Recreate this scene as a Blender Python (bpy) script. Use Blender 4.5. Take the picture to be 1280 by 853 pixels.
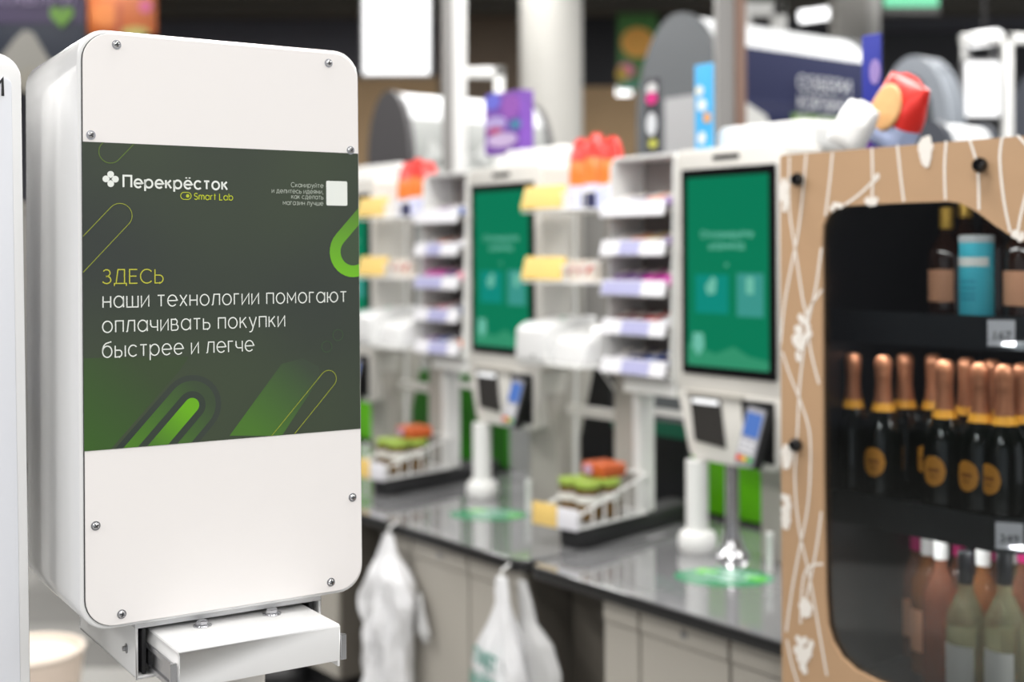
import bpy, bmesh, math, random
from mathutils import Matrix, Vector, Euler
random.seed(7)
for o in list(bpy.data.objects): bpy.data.objects.remove(o)
SC = bpy.context.scene; COL = SC.collection
PI = math.pi
# ------------------------------------------------------------------ camera
F = 1600.0; CX = 640.0; HY = 315.0; H = 1.65; RO = math.radians(0.23)
cd = bpy.data.cameras.new('camera'); cam = bpy.data.objects.new('camera', cd); COL.objects.link(cam)
cam.location = (0, 0, H); cam.rotation_euler = Euler((PI/2, 0, 0)); cam.rotation_euler = (Matrix.Rotation(PI/2, 3, 'X') @ Matrix.Rotation(-RO, 3, 'Z')).to_euler()
cd.sensor_width = 36; cd.lens = 36*F/1280; cd.shift_y = -(426.5-HY)/1280; cd.clip_start = .05; cd.clip_end = 100
cd.dof.use_dof = True; cd.dof.focus_distance = 1.58; cd.dof.aperture_fstop = 2.5
SC.camera = cam
# ------------------------------------------------------------------ world, lights, exposure
SC.view_settings.view_transform = 'Standard'; SC.view_settings.look = 'None'
SC.view_settings.exposure = 0.1; SC.view_settings.gamma = 1; SC.view_settings.use_curve_mapping = False
w = bpy.data.worlds.new('world'); SC.world = w; w.use_nodes = True
w.node_tree.nodes['Background'].inputs[0].default_value = (.93, .96, 1, 1)
w.node_tree.nodes['Background'].inputs[1].default_value = .62
def area(loc, sx, sy, power, rot=(0, 0, 0), col=(1, .985, .96)):
    l = bpy.data.lights.new('area_light', 'AREA'); l.shape = 'RECTANGLE'; l.size = sx; l.size_y = sy; l.energy = power; l.color = col
    o = bpy.data.objects.new('area_light', l); COL.objects.link(o); o.location = loc; o.rotation_euler = rot
for x in (-3.2, 0, 3.2):
    for y in (-1.5, 2.6, 6.2, 9.6):
        area((x, y, 4.05), .55, 2.6, 105 if y < 4 else 95 if y < 8 else 70)
# ------------------------------------------------------------------ materials
def lin(c):
    return tuple(((v/255)/12.92 if v/255 <= .04045 else ((v/255+.055)/1.055)**2.4) for v in c) + (1,)
MC = {}
def mat(name, col, rough=.5, metal=0, spec=.5, emit=0, coat=0, noise=0, nscale=8, trans=0, alpha=1):
    if name in MC: return MC[name]
    m = bpy.data.materials.new(name); m.use_nodes = True; nt = m.node_tree; b = nt.nodes['Principled BSDF']
    b.inputs['Base Color'].default_value = lin(col); b.inputs['Roughness'].default_value = rough; b.inputs['Metallic'].default_value = metal
    b.inputs['Specular IOR Level'].default_value = spec; b.inputs['Coat Weight'].default_value = coat; b.inputs['Transmission Weight'].default_value = trans
    b.inputs['Alpha'].default_value = alpha
    if emit: b.inputs['Base Color'].default_value = tuple(v*.06 for v in lin(col)[:3])+(1,); b.inputs['Emission Color'].default_value = lin(col); b.inputs['Emission Strength'].default_value = emit
    if noise:
        tc = nt.nodes.new('ShaderNodeTexCoord'); n = nt.nodes.new('ShaderNodeTexNoise'); n.inputs['Scale'].default_value = nscale; n.inputs['Detail'].default_value = 4
        mx = nt.nodes.new('ShaderNodeMix'); mx.data_type = 'RGBA'
        nt.links.new(tc.outputs['Object'], n.inputs['Vector']); nt.links.new(n.outputs['Fac'], mx.inputs[0])
        c = lin(col); mx.inputs[6].default_value = tuple(v*(1-noise) for v in c[:3])+(1,); mx.inputs[7].default_value = tuple(min(1, v*(1+noise)) for v in c[:3])+(1,)
        nt.links.new(mx.outputs[2], b.inputs['Base Color'])
    MC[name] = m; return m
def thin_glass(name, tint, gloss=.06):
    m = bpy.data.materials.new(name); m.use_nodes = True; nt = m.node_tree; nt.nodes.clear()
    out = nt.nodes.new('ShaderNodeOutputMaterial'); tr = nt.nodes.new('ShaderNodeBsdfTransparent'); tr.inputs[0].default_value = lin(tint)
    gl = nt.nodes.new('ShaderNodeBsdfGlossy'); gl.inputs['Roughness'].default_value = .02
    fr = nt.nodes.new('ShaderNodeFresnel'); fr.inputs[0].default_value = 1.45
    mx = nt.nodes.new('ShaderNodeMixShader'); nt.links.new(fr.outputs[0], mx.inputs[0]); nt.links.new(tr.outputs[0], mx.inputs[1]); nt.links.new(gl.outputs[0], mx.inputs[2]); nt.links.new(mx.outputs[0], out.inputs[0])
    MC[name] = m; return m
white_gloss = mat('white_gloss_paint', (236, 236, 236), .12, coat=.4)
white_panel = mat('white_panel', (240, 236, 234), .3, noise=.012, nscale=3)
white_plain = mat('white_plastic', (238, 238, 236), .35)
grey_white = mat('grey_white_metal', (222, 219, 213), .35)
grey_side = mat('warm_grey_metal', (176, 172, 164), .45)
black_gl = mat('black_gloss', (14, 14, 15), .15)
black_m = mat('black_matt', (24, 24, 26), .5)
dark_rub = mat('dark_rubber', (34, 34, 36), .6)
chrome = mat('chrome', (205, 205, 208), .17, metal=1)
steel = mat('steel', (160, 160, 162), .3, metal=1)
yellow_tag = mat('yellow_price_paper', (240, 205, 120), .6)
lav = mat('lavender_price_strip', (176, 176, 214), .4)
tagw = mat('white_price_paper', (234, 233, 238), .5)
lime = mat('lime_green_laminate', (112, 214, 16), .4)
dkgreen = mat('dark_green_laminate', (46, 138, 14), .4)
kraft = mat('kraft_board', (184, 150, 116), .55, noise=.05, nscale=14)
vine = mat('white_print', (240, 234, 226), .5)
# ------------------------------------------------------------------ mesh builder
class MB:
    def __init__(s): s.v = []; s.f = []
    def add(s, vs, fs):
        n = len(s.v); s.v += [tuple(v) for v in vs]; s.f += [tuple(i+n for i in f) for f in fs]; return s
    def box(s, x0, x1, y0, y1, z0, z1):
        return s.add([(x0, y0, z0), (x1, y0, z0), (x1, y1, z0), (x0, y1, z0), (x0, y0, z1), (x1, y0, z1), (x1, y1, z1), (x0, y1, z1)],
                     [(0, 3, 2, 1), (4, 5, 6, 7), (0, 1, 5, 4), (1, 2, 6, 5), (2, 3, 7, 6), (3, 0, 4, 7)])
    def prism(s, pts, a, b, plane='xz'):
        def q(p, d):
            return {'xz': (p[0], d, p[1]), 'xy': (p[0], p[1], d), 'yz': (d, p[0], p[1])}[plane]
        n = len(pts)
        return s.add([q(p, a) for p in pts]+[q(p, b) for p in pts], [tuple(range(n)), tuple(range(2*n-1, n-1, -1))]+[(i, i+n, (i+1) % n+n, (i+1) % n) for i in range(n)])
    def poly(s, pts): return s.add(pts, [tuple(range(len(pts)))])
    def lathe(s, prof, n=20, c=(0, 0, 0), sx=1, sy=1):
        vs = []; fs = []; m = len(prof)
        for r, z in prof:
            for i in range(n): a = 2*PI*i/n; vs.append((c[0]+r*sx*math.cos(a), c[1]+r*sy*math.sin(a), c[2]+z))
        for j in range(m-1):
            for i in range(n): fs.append((j*n+i, j*n+(i+1) % n, (j+1)*n+(i+1) % n, (j+1)*n+i))
        if prof[0][0] > 1e-4: fs.append(tuple(range(n-1, -1, -1)))
        if prof[-1][0] > 1e-4: fs.append(tuple((m-1)*n+i for i in range(n)))
        return s.add(vs, fs)
    def tube(s, path, r, n=10):
        P = [Vector(p) for p in path]; vs = []; fs = []
        for i, p in enumerate(P):
            d = (P[min(i+1, len(P)-1)]-P[max(i-1, 0)]).normalized(); a = Vector((0, 0, 1)) if abs(d.z) < .9 else Vector((1, 0, 0))
            e = d.cross(a).normalized(); g = d.cross(e)
            for k in range(n): t = 2*PI*k/n; vs.append(p+e*r*math.cos(t)+g*r*math.sin(t))
        for j in range(len(P)-1):
            for k in range(n): fs.append((j*n+k, j*n+(k+1) % n, (j+1)*n+(k+1) % n, (j+1)*n+k))
        fs.append(tuple(range(n))); fs.append(tuple((len(P)-1)*n+k for k in range(n-1, -1, -1)))
        return s.add(vs, fs)
    def build(s, name, m, parent=None, bevel=0, seg=3, smooth=True, loc=(0, 0, 0), rot=(0, 0, 0)):
        me = bpy.data.meshes.new(name); me.from_pydata(s.v, [], s.f); me.update()
        bm = bmesh.new(); bm.from_mesh(me); bmesh.ops.remove_doubles(bm, verts=bm.verts, dist=1e-6)
        if len(bm.faces) > 1 or bevel: bmesh.ops.recalc_face_normals(bm, faces=bm.faces)
        if bevel:
            eg = [e for e in bm.edges if len(e.link_faces) == 2 and e.calc_face_angle(0) > .5]
            bmesh.ops.bevel(bm, geom=eg, offset=bevel, segments=seg, profile=.5, affect='EDGES', clamp_overlap=True)
        bm.to_mesh(me); bm.free()
        if smooth:
            for p in me.polygons: p.use_smooth = True
            me.set_sharp_from_angle(angle=math.radians(35))
        me.materials.append(m)
        o = bpy.data.objects.new(name, me); COL.objects.link(o); o.parent = parent; o.location = loc; o.rotation_euler = rot
        return o
def rrect(x0, x1, z0, z1, r, n=6, corners=(1, 1, 1, 1)):   # bl, br, tr, tl
    out = []
    for k, (cx, cz, a) in enumerate(((x0+r, z0+r, PI), (x1-r, z0+r, 1.5*PI), (x1-r, z1-r, 0), (x0+r, z1-r, .5*PI))):
        if corners[k]: out += [(cx+r*math.cos(a+PI/2*i/n), cz+r*math.sin(a+PI/2*i/n)) for i in range(n+1)]
        else: out.append(((x0, z0), (x1, z0), (x1, z1), (x0, z1))[k])
    return out
def tag(o, label=None, cat=None, group=None, kind=None):
    if label: o['label'] = label
    if cat: o['category'] = cat
    if group: o['group'] = group
    if kind: o['kind'] = kind
    return o
OA = Vector((.6375, 3.75, 0)); AA = math.radians(37.8)
UA = Vector((math.sin(AA), -math.cos(AA), 0)); VA = Vector((math.cos(AA), math.sin(AA), 0)); RZ = AA-PI/2
def fa(u, v, w=0): return OA+UA*u+VA*v+Vector((0, 0, w))
def thing(name, label, cat, uvw=None, world=None, rz=None, group=None, rot=None):
    o = bpy.data.objects.new(name, None); o.empty_display_size = .05; COL.objects.link(o)
    o.location = fa(*uvw) if uvw else world
    o.rotation_euler = rot if rot else (0, 0, (RZ if uvw else 0) if rz is None else rz)
    return tag(o, label, cat, group)
KIDS = {}
def copy_tree(o, du=0, parent=None):
    c = o.copy(); COL.objects.link(c); c.parent = parent
    if parent is None: c.location = o.location+UA*du
    for ch in list(o.children): copy_tree(ch, 0, c)
    return c
def ray(px, py):
    x = px-CX; y = -(py-HY); c, s = math.cos(RO), math.sin(RO)
    return Vector(((c*x+s*y)/F, 1, (-s*x+c*y)/F))
def at(px, py, Y): return Vector((0, 0, H))+ray(px, py)*Y
def onA(px, py, v):     # u, w on the plane v = const of the checkout line
    r = ray(px, py); t = (v+OA.dot(VA))/(r.dot(VA)); p = r*t; return (p-OA).dot(UA), H+p.z
ORD = ['first', 'second', 'third', 'fourth', 'fifth', 'sixth', 'seventh', 'eighth', 'ninth', 'tenth', 'eleventh', 'twelfth']
# ------------------------------------------------------------------ stroke lettering
def arc(cx, cy, r, a0, a1, n=14, ry=None):
    ry = ry or r
    return [(cx+r*math.cos(math.radians(a0+(a1-a0)*i/n)), cy+ry*math.sin(math.radians(a0+(a1-a0)*i/n))) for i in range(n+1)]
O_ = arc(.5, .5, .5, 0, 360, 24)
G = {
 'о': (1, [O_]), 'а': (1, [O_, [(1, 1), (1, 0)]]), 'н': (.8, [[(0, 0), (0, 1)], [(.8, 0), (.8, 1)], [(0, .5), (.8, .5)]]),
 'ш': (1.2, [[(0, 1), (0, 0), (1.2, 0), (1.2, 1)], [(.6, 0), (.6, 1)]]), 'и': (.8, [[(0, 1), (0, 0), (.8, 1), (.8, 0)]]),
 'т': (.75, [[(0, 1), (.75, 1)], [(.375, 1), (.375, 0)]]), 'е': (1, [[(0, .5), (1, .5)]+arc(.5, .5, .5, 0, 318, 20)]),
 'х': (.75, [[(0, 0), (.75, 1)], [(0, 1), (.75, 0)]]), 'л': (.85, [[(-.05, 0), (.08, .05), (.22, 1), (.85, 1), (.85, 0)]]),
 'г': (.55, [[(0, 0), (0, 1), (.55, 1)]]), 'п': (.8, [[(0, 0), (0, 1), (.8, 1), (.8, 0)]]), 'м': (1, [[(0, 0), (0, 1), (.5, .3), (1, 1), (1, 0)]]),
 'ю': (1.3, [[(0, 0), (0, 1)], [(0, .5), (.35, .5)], arc(.82, .5, .48, 0, 360, 24)]),
 'ч': (.75, [[(0, 1), (0, .65)]+arc(.3, .65, .3, 180, 270, 6)+[(.75, .35)], [(.75, 1), (.75, 0)]]),
 'в': (.75, [[(0, 0), (0, 1), (.4, 1)]+arc(.4, .76, .24, 90, -90, 8)+[(0, .52)], [(.4, .52)]+arc(.48, .26, .26, 90, -90, 8)+[(0, 0)]]),
 'ь': (.72, [[(0, 1), (0, 0), (.42, 0)]+arc(.42, .3, .3, -90, 90, 10)+[(0, .6)]]),
 'ы': (1.1, [[(0, 1), (0, 0), (.42, 0)]+arc(.42, .3, .3, -90, 90, 10)+[(0, .6)], [(1.1, 0), (1.1, 1)]]),
 'к': (.72, [[(0, 0), (0, 1)], [(0, .4), (.68, 1)], [(.25, .62), (.72, 0)]]),
 'у': (.82, [[(0, 1), (.42, .05)], [(.82, 1), (.32, -.28), (.2, -.38), (0, -.4)]]),
 'б': (1, [O_, arc(.55, .55, .55, 180, 95, 8, .72)+[(.95, 1.38)]]), 'с': (.92, [arc(.5, .5, .5, 42, 318, 18)]),
 'р': (1, [O_, [(0, 1), (0, -.42)]]), 'й': (.8, [[(0, 1), (0, 0), (.8, 1), (.8, 0)], arc(.4, 1.4, .2, 200, 340, 6)]),
 'ё': (1, [[(0, .5), (1, .5)]+arc(.5, .5, .5, 0, 318, 20), [(.27, 1.28), (.27, 1.42)], [(.73, 1.28), (.73, 1.42)]]),
 'д': (1.05, [[(0, -.25), (0, 0), (1.05, 0), (1.05, -.25)], [(.15, 0), (.3, 1), (.88, 1), (.88, 0)]]),
 'з': (.7, [arc(.36, .75, .27, 150, -90, 10, .26)+arc(.36, .25, .33, 90, -150, 10, .26)]),
 'я': (.78, [[(.78, 0), (.78, 1), (.35, 1)]+arc(.35, .7, .3, 90, 270, 8)+[(.78, .4)], [(.4, .4), (0, 0)]]), ',': (.15, [[(.1, .08), (0, -.2)]]),
 'З': (.9, [arc(.42, 1.06, .38, 150, -90, 10, .34)+arc(.42, .37, .46, 90, -155, 12, .37)]),
 'Д': (1.3, [[(0, -.25), (0, 0), (1.3, 0), (1.3, -.25)], [(.18, 0), (.4, 1.4), (1.1, 1.4), (1.1, 0)]]),
 'Е': (.85, [[(.85, 1.4), (0, 1.4), (0, 0), (.85, 0)], [(0, .72), (.75, .72)]]), 'С': (1.25, [arc(.7, .7, .7, 42, 318, 20)]),
 'Ь': (.9, [[(0, 1.4), (0, 0), (.5, 0)]+arc(.5, .4, .4, -90, 90, 10)+[(0, .8)]]), 'П': (1.05, [[(0, 0), (0, 1.4), (1.05, 1.4), (1.05, 0)]]),
 'О': (1.4, [arc(.7, .7, .7, 0, 360, 26)]), 'И': (1.05, [[(0, 1.4), (0, 0), (1.05, 1.4), (1.05, 0)]]),
 'S': (.85, [arc(.43, 1.04, .38, 30, 270, 12, .34)+arc(.43, .36, .4, 90, -150, 12, .36)]), 'L': (.75, [[(0, 1.4), (0, 0), (.75, 0)]]),
 'm': (1.3, [[(0, 0), (0, 1)], [(0, .65)]+arc(.325, .65, .325, 180, 0, 8, .35)+[(.65, 0)], [(.65, .65)]+arc(.975, .65, .325, 180, 0, 8, .35)+[(1.3, 0)]]),
 'a': (1, [O_, [(1, 1), (1, 0)]]), 'r': (.5, [[(0, 0), (0, 1)], [(0, .6)]+arc(.4, .6, .4, 180, 80, 6, .4)]), 't': (.5, [[(.22, 1.35), (.22, 0)], [(0, 1), (.5, 1)]]),
 'b': (1, [O_, [(0, 1.45), (0, 0)]]),
}
def ribbon(mb, pts, wd, put):
    """flat stroke of width wd along pts; put maps (x, z) to 3D"""
    n = len(pts); closed = math.dist(pts[0], pts[-1]) < 1e-6; L = []; R = []
    def nrm(a, b):
        d = math.dist(a, b) or 1e-9; return (-(b[1]-a[1])/d, (b[0]-a[0])/d)
    for i in range(n):
        a = pts[i-1] if i > 0 else (pts[-2] if closed else None); b = pts[i+1] if i < n-1 else (pts[1] if closed else None)
        if a is None: m = nrm(pts[i], b); k = 1
        elif b is None: m = nrm(a, pts[i]); k = 1
        else:
            n1 = nrm(a, pts[i]); n2 = nrm(pts[i], b); m = (n1[0]+n2[0], n1[1]+n2[1]); l = math.hypot(*m) or 1e-9; m = (m[0]/l, m[1]/l)
            k = min(2.2, 1/max(.3, m[0]*n1[0]+m[1]*n1[1]))
        h = wd/2*k; L.append((pts[i][0]+m[0]*h, pts[i][1]+m[1]*h)); R.append((pts[i][0]-m[0]*h, pts[i][1]-m[1]*h))
    vs = [put(p) for p in L]+[put(p) for p in R]
    mb.add(vs, [(i, i+n, i+1+n, i+1) for i in range(n-1)])
def text_w(s, gap=.3): return sum((G[c][0]+gap) if c != ' ' else .62 for c in s)-gap
def write(mb, s, x, z, xh, wd, put, width=None, gap=.3, align='l'):
    tw = text_w(s, gap); sx = (width/(tw*xh)) if width else 1
    if align == 'c': x -= tw*xh*sx/2
    if align == 'r': x -= tw*xh*sx
    for c in s:
        if c == ' ': x += .62*xh*sx; continue
        for st in G[c][1]: ribbon(mb, [(x+p[0]*xh*sx, z+p[1]*xh) for p in st], wd, put)
        x += (G[c][0]+gap)*xh*sx
def clip(poly, x0, x1, z0, z1):
    for ax, lim, sg in ((0, x0, 1), (0, x1, -1), (1, z0, 1), (1, z1, -1)):
        out = []
        for i in range(len(poly)):
            a, b = poly[i-1], poly[i]; da = (a[ax]-lim)*sg; db = (b[ax]-lim)*sg
            if (da >= 0) != (db >= 0): t = da/(da-db); out.append((a[0]+(b[0]-a[0])*t, a[1]+(b[1]-a[1])*t))
            if db >= 0: out.append(b)
        poly = out
        if not poly: return []
    return poly
def clip_line(pts, x0, x1, z0, z1):
    runs = []; cur = []
    for a, b in zip(pts, pts[1:]):
        t0, t1 = 0, 1; d = (b[0]-a[0], b[1]-a[1]); ok = True
        for p, q in ((-d[0], a[0]-x0), (d[0], x1-a[0]), (-d[1], a[1]-z0), (d[1], z1-a[1])):
            if abs(p) < 1e-12:
                if q < 0: ok = False
            elif p < 0: t0 = max(t0, q/p)
            else: t1 = min(t1, q/p)
        if not ok or t0 >= t1:
            if len(cur) > 1: runs.append(cur)
            cur = []; continue
        A_ = (a[0]+d[0]*t0, a[1]+d[1]*t0); B_ = (a[0]+d[0]*t1, a[1]+d[1]*t1)
        if not cur: cur = [A_]
        cur.append(B_)
        if t1 < 1:
            runs.append(cur); cur = []
    if len(cur) > 1: runs.append(cur)
    return runs
def font_mesh(name, body, size, m, parent, loc, rot, wd=None, align='CENTER', bold=.0):
    c = bpy.data.curves.new(name, 'FONT'); c.body = body; c.size = size; c.align_x = align; c.offset = bold; c.resolution_u = 2
    o = bpy.data.objects.new('tmp', c); COL.objects.link(o); dg = bpy.context.evaluated_depsgraph_get()
    me = bpy.data.meshes.new_from_object(o.evaluated_get(dg)); bpy.data.objects.remove(o)
    if wd:
        xs = [v.co.x for v in me.vertices]; k = wd/(max(xs)-min(xs))
        for v in me.vertices: v.co.x *= k
    me.materials.clear(); me.materials.append(m)
    o = bpy.data.objects.new(name, me); COL.objects.link(o); o.parent = parent; o.location = loc; o.rotation_euler = rot
    return o
# ================================================================== SETTING
floor_mat = mat('grey_floor_tile', (150, 149, 146), .22, noise=.12, nscale=3)
grout = mat('grout', (96, 95, 92), .8)
nt = floor_mat.node_tree
oi = nt.nodes.new('ShaderNodeObjectInfo'); hs = nt.nodes.new('ShaderNodeHueSaturation'); mr = nt.nodes.new('ShaderNodeMapRange')
mr.inputs[3].default_value = .45; mr.inputs[4].default_value = 1.35
src = nt.nodes['Principled BSDF'].inputs['Base Color'].links[0].from_socket
nt.links.new(oi.outputs['Random'], mr.inputs[0]); nt.links.new(mr.outputs[0], hs.inputs['Value']); nt.links.new(src, hs.inputs['Color']); nt.links.new(hs.outputs[0], nt.nodes['Principled BSDF'].inputs['Base Color'])
fl = MB().box(-9, 9, -6, 14.2, -.1, -.006).build('floor', grout); tag(fl, kind='structure')
t0 = MB().box(-.297, .297, -.297, .297, -.006, 0).build('floor_tile', floor_mat, fl, bevel=.001, seg=1)
t0.location = (-3.3, -4.2, 0)
for i in range(12):
    for j in range(22):
        if i == 0 and j == 0: continue
        t = t0.copy(); COL.objects.link(t); t.location = (-3.3+.6*i, -4.2+.6*j, 0)
dark_wall = mat('charcoal_wall', (106, 106, 114), .7, noise=.06, nscale=2)
brown_wall = mat('dark_brown_wall', (146, 128, 110), .7, noise=.06, nscale=2)
black_wall = mat('black_wall', (62, 62, 66), .7)
tan_wall = mat('tan_cardboard_wall', (214, 180, 138), .7, noise=.1, nscale=3)
tag(MB().box(-9, 9, 14, 14.2, -.006, 4.2).build('wall_back', dark_wall), kind='structure')
tag(MB().box(-9, 9, -6, 14.2, 4.2, 4.4).build('ceiling', mat('dark_ceiling', (120, 113, 102), .8)), kind='structure')
tag(MB().box(-9.2, -9, -6, 14.2, -.006, 4.2).build('wall_left', dark_wall), kind='structure')
def wallpiece(name, px0, px1, py0, py1, Y, m, th=.05, z0=None):
    a = at(px0, py0, Y); b = at(px1, py1, Y)
    return tag(MB().box(a.x, b.x, Y, Y+th, (b.z if z0 is None else z0), a.z).build(name, m), kind='structure')
wallpiece('trim_1', 420, 548, 97, 300, 13.9, tan_wall, z0=0)
wallpiece('trim_2', 548, 724, -25, 300, 13.9, brown_wall, z0=0)
wallpiece('trim_3', 724, 835, 108, 300, 13.9, tan_wall, z0=0)
wallpiece('trim_4', 724, 835, -25, 108, 13.9, black_wall)
wallpiece('trim_5', 835, 1400, 40, 300, 13.9, black_wall, z0=0)
# ceiling beams
for y in (9.4, 11.2, 12.8):
    tag(MB().box(-9, 9, y, y+.12, 4.05, 4.2).build('trim_%d' % (6+int(y)), mat('beam', (100, 96, 88), .7)), kind='structure')
# ================================================================== FOREGROUND POSTER BOX
BW, BH = .3594, .7074
BR = (-.01676749, .00241495, .56384062)
box = thing('display_housing', 'tall white rounded metal housing with a dark green poster on its face', 'electrical housing', world=(-.35369136, 1.6, 1.56045137), rot=BR)
Mb = Euler(BR).to_matrix(); Cb = Vector((-.35369136, 1.6, 1.56045137))
def Lb(px, py, y=0):
    r = ray(px, py); o = Vector((0, 0, H)); n = Mb.col[1]; t = ((Cb-o).dot(n)+y)/r.dot(n); q = Mb.transposed() @ (o+r*t-Cb); return q.x, q.z
hb = MB().prism(rrect(-BW/2-.003, BW/2+.003, -BH/2-.003, BH/2+.003, .034, 8), .004, .31).build('shell', white_gloss, box, bevel=.0)
bm = bmesh.new(); bm.from_mesh(hb.data)
eg = [e for e in bm.edges if all(abs(v.co.y-.31) < 1e-5 for v in e.verts)]
bmesh.ops.bevel(bm, geom=eg, offset=.024, segments=6, profile=.5, affect='EDGES')
eg = [e for e in bm.edges if all(abs(v.co.y-.004) < 1e-5 for v in e.verts)]
bmesh.ops.bevel(bm, geom=eg, offset=.003, segments=2, profile=.5, affect='EDGES'); bm.to_mesh(hb.data); bm.free()
for p in hb.data.polygons: p.use_smooth = True
hb.data.set_sharp_from_angle(angle=math.radians(50))
MB().prism(rrect(-BW/2+.0015, BW/2-.0005, -BH/2+.001, BH/2-.001, .0345, 8), .0025, .006).build('seam_shade', dark_rub, box)  # dark layer putting in the shade of the seam gap around the plate
MB().prism(rrect(-BW/2+.0025, BW/2-.0005, -BH/2+.0015, BH/2-.0015, .034, 8), 0, .0025).build('front_plate', white_panel, box, bevel=.0006, seg=1)
px0, px1, pz0, pz1 = -BW/2+.0015, BW/2-.0008, -.1432, .2213
# poster base
pm = bpy.data.materials.new('poster_print'); pm.use_nodes = True; nt = pm.node_tree; b = nt.nodes['Principled BSDF']; b.inputs['Roughness'].default_value = .32
tc = nt.nodes.new('ShaderNodeTexCoord'); n1 = nt.nodes.new('ShaderNodeTexNoise'); n1.inputs['Scale'].default_value = 3.2; n1.inputs['Detail'].default_value = 1
rp = nt.nodes.new('ShaderNodeValToRGB'); rp.color_ramp.elements[0].position = .35; rp.color_ramp.elements[0].color = lin((50, 56, 51)); rp.color_ramp.elements[1].position = .68; rp.color_ramp.elements[1].color = lin((62, 74, 52))
nt.links.new(tc.outputs['Object'], n1.inputs['Vector']); nt.links.new(n1.outputs['Fac'], rp.inputs[0]); nt.links.new(rp.outputs[0], b.inputs['Base Color'])
poster = MB().box(px0, px1, -.0006, 0, pz0, pz1).build('poster', pm, box)
tag(poster, 'dark green printed poster with white and lime lettering')
def fade(name, c0, c1, axis_from, axis_to, rough=.32):
    m = bpy.data.materials.new(name); m.use_nodes = True; nt = m.node_tree; b = nt.nodes['Principled BSDF']; b.inputs['Roughness'].default_value = rough
    tc = nt.nodes.new('ShaderNodeTexCoord'); d = Vector((axis_to[0]-axis_from[0], 0, axis_to[1]-axis_from[1])); L2 = d.length_squared
    vm = nt.nodes.new('ShaderNodeVectorMath'); vm.operation = 'SUBTRACT'; vm.inputs[1].default_value = (axis_from[0], 0, axis_from[1])
    dt = nt.nodes.new('ShaderNodeVectorMath'); dt.operation = 'DOT_PRODUCT'; dt.inputs[1].default_value = tuple(d/L2)
    rp = nt.nodes.new('ShaderNodeValToRGB'); rp.color_ramp.elements[0].color = lin(c0); rp.color_ramp.elements[1].color = lin(c1)
    nt.links.new(tc.outputs['Object'], vm.inputs[0]); nt.links.new(vm.outputs[0], dt.inputs[0]); nt.links.new(dt.outputs['Value'], rp.inputs[0]); nt.links.new(rp.outputs[0], b.inputs['Base Color'])
    return m
K = .00103; KV = .00094
def capsule(c, r, ang, L, n=16):      # end at c, runs L towards ang
    ca, sa = math.cos(ang), math.sin(ang); e = (c[0]+ca*L, c[1]+sa*L)
    return [(c[0]+r*math.cos(ang+PI/2+PI*i/n), c[1]+r*math.sin(ang+PI/2+PI*i/n)) for i in range(n+1)]+[(e[0]+r*math.cos(ang-PI/2+PI*i/n), e[1]+r*math.sin(ang-PI/2+PI*i/n)) for i in range(n+1)]
def flat(name, poly, m, lift, parent=poster):
    pl = clip(poly, px0, px1, pz0, pz1)
    if pl: MB().poly([(p[0], -.0006-lift, p[1]) for p in reversed(pl)][::-1]).build(name, m, parent, smooth=False)
def outline(name, poly, wd, m, lift, closed=True):
    mb = MB(); pts = list(poly)+([poly[0]] if closed else [])
    for run in clip_line(pts, px0, px1, pz0, pz1): ribbon(mb, run, wd, lambda p: (p[0], -.0006-lift, p[1]))
    mb.build(name, m, poster, smooth=False)
DN = math.radians(180+47); UP = math.radians(47)
base_d = (55, 61, 54)
m_left = fade('print_green_left', (54, 92, 30), (56, 72, 44), Lb(110, 560), Lb(190, 470))
flat('green_field', [Lb(103, 448), Lb(103, 570), Lb(131, 570), Lb(224, 464), Lb(236, 446)][::-1], m_left, .0001)
m_ring = fade('print_ring', (74, 124, 30), (58, 74, 50), Lb(170, 560), Lb(250, 488))
c = Lb(239.5, 507)
flat('ring_band', capsule(c, 39*K*.93, DN, .3), fade('print_outer', (44, 54, 48), (54, 62, 54), Lb(150, 560), Lb(215, 500)), .00015)
flat('ring_band', capsule(c, 31*K*.95, DN, .3), m_ring, .0002)
flat('ring_band', capsule(c, 17*K, DN, .3), mat('print_dark', (50, 60, 50), .32), .0003)
flat('bright_bar', capsule(c, 9*K, DN, .3), fade('print_bright', (72, 118, 34), (104, 172, 20), Lb(195, 560), Lb(232, 512)), .0004)
flat('green_field', [Lb(286.6, 545), Lb(352, 455), Lb(378, 448), Lb(398, 458), Lb(400, 472), Lb(352, 545)][::-1], fade('print_green_right', (72, 116, 38), (58, 70, 54), Lb(320, 540), Lb(385, 460)), .0001)
c = Lb(441, 315)
gr = fade('print_big_ring', (112, 186, 28), (84, 128, 44), Lb(430, 345), Lb(446, 262))
flat('big_ring', capsule(c, 32.5*K, UP, .2), gr, .0002)
flat('big_ring_hole', capsule(c, 17.5*K, UP, .2), mat('print_hole', (62, 78, 56), .32), .0003)
lm = mat('print_lime_line', (150, 160, 52), .4); lm2 = mat('print_dim_line', (96, 122, 46), .4)
outline('line_capsule', capsule(Lb(137.5, 190), 13*K, UP, .1), .0009, lm2, .0005)
outline('line_capsule', capsule(Lb(149.7, 269.5), 14*K, DN, .2), .0008, lm, .0005)
outline('line_capsule', capsule(Lb(410, 474), 11*K, DN, .2), .0009, lm, .0005)
dimg = mat('print_dim_green', (64, 92, 58), .4)
outline('ring_mark', arc(*Lb(408, 433.5), 7*K, 0, 360, 20), .0007, dimg, .0005, False)
outline('ring_mark', arc(*Lb(422, 419), 7*K, 0, 360, 20), .0007, dimg, .0005, False)
ptxt = mat('print_white', (232, 236, 230), .4); plime = mat('print_lime', (186, 196, 40), .4); polive = mat('print_olive', (190, 190, 60), .4)
putp = lambda p: (p[0], -.0012, p[1])
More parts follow.
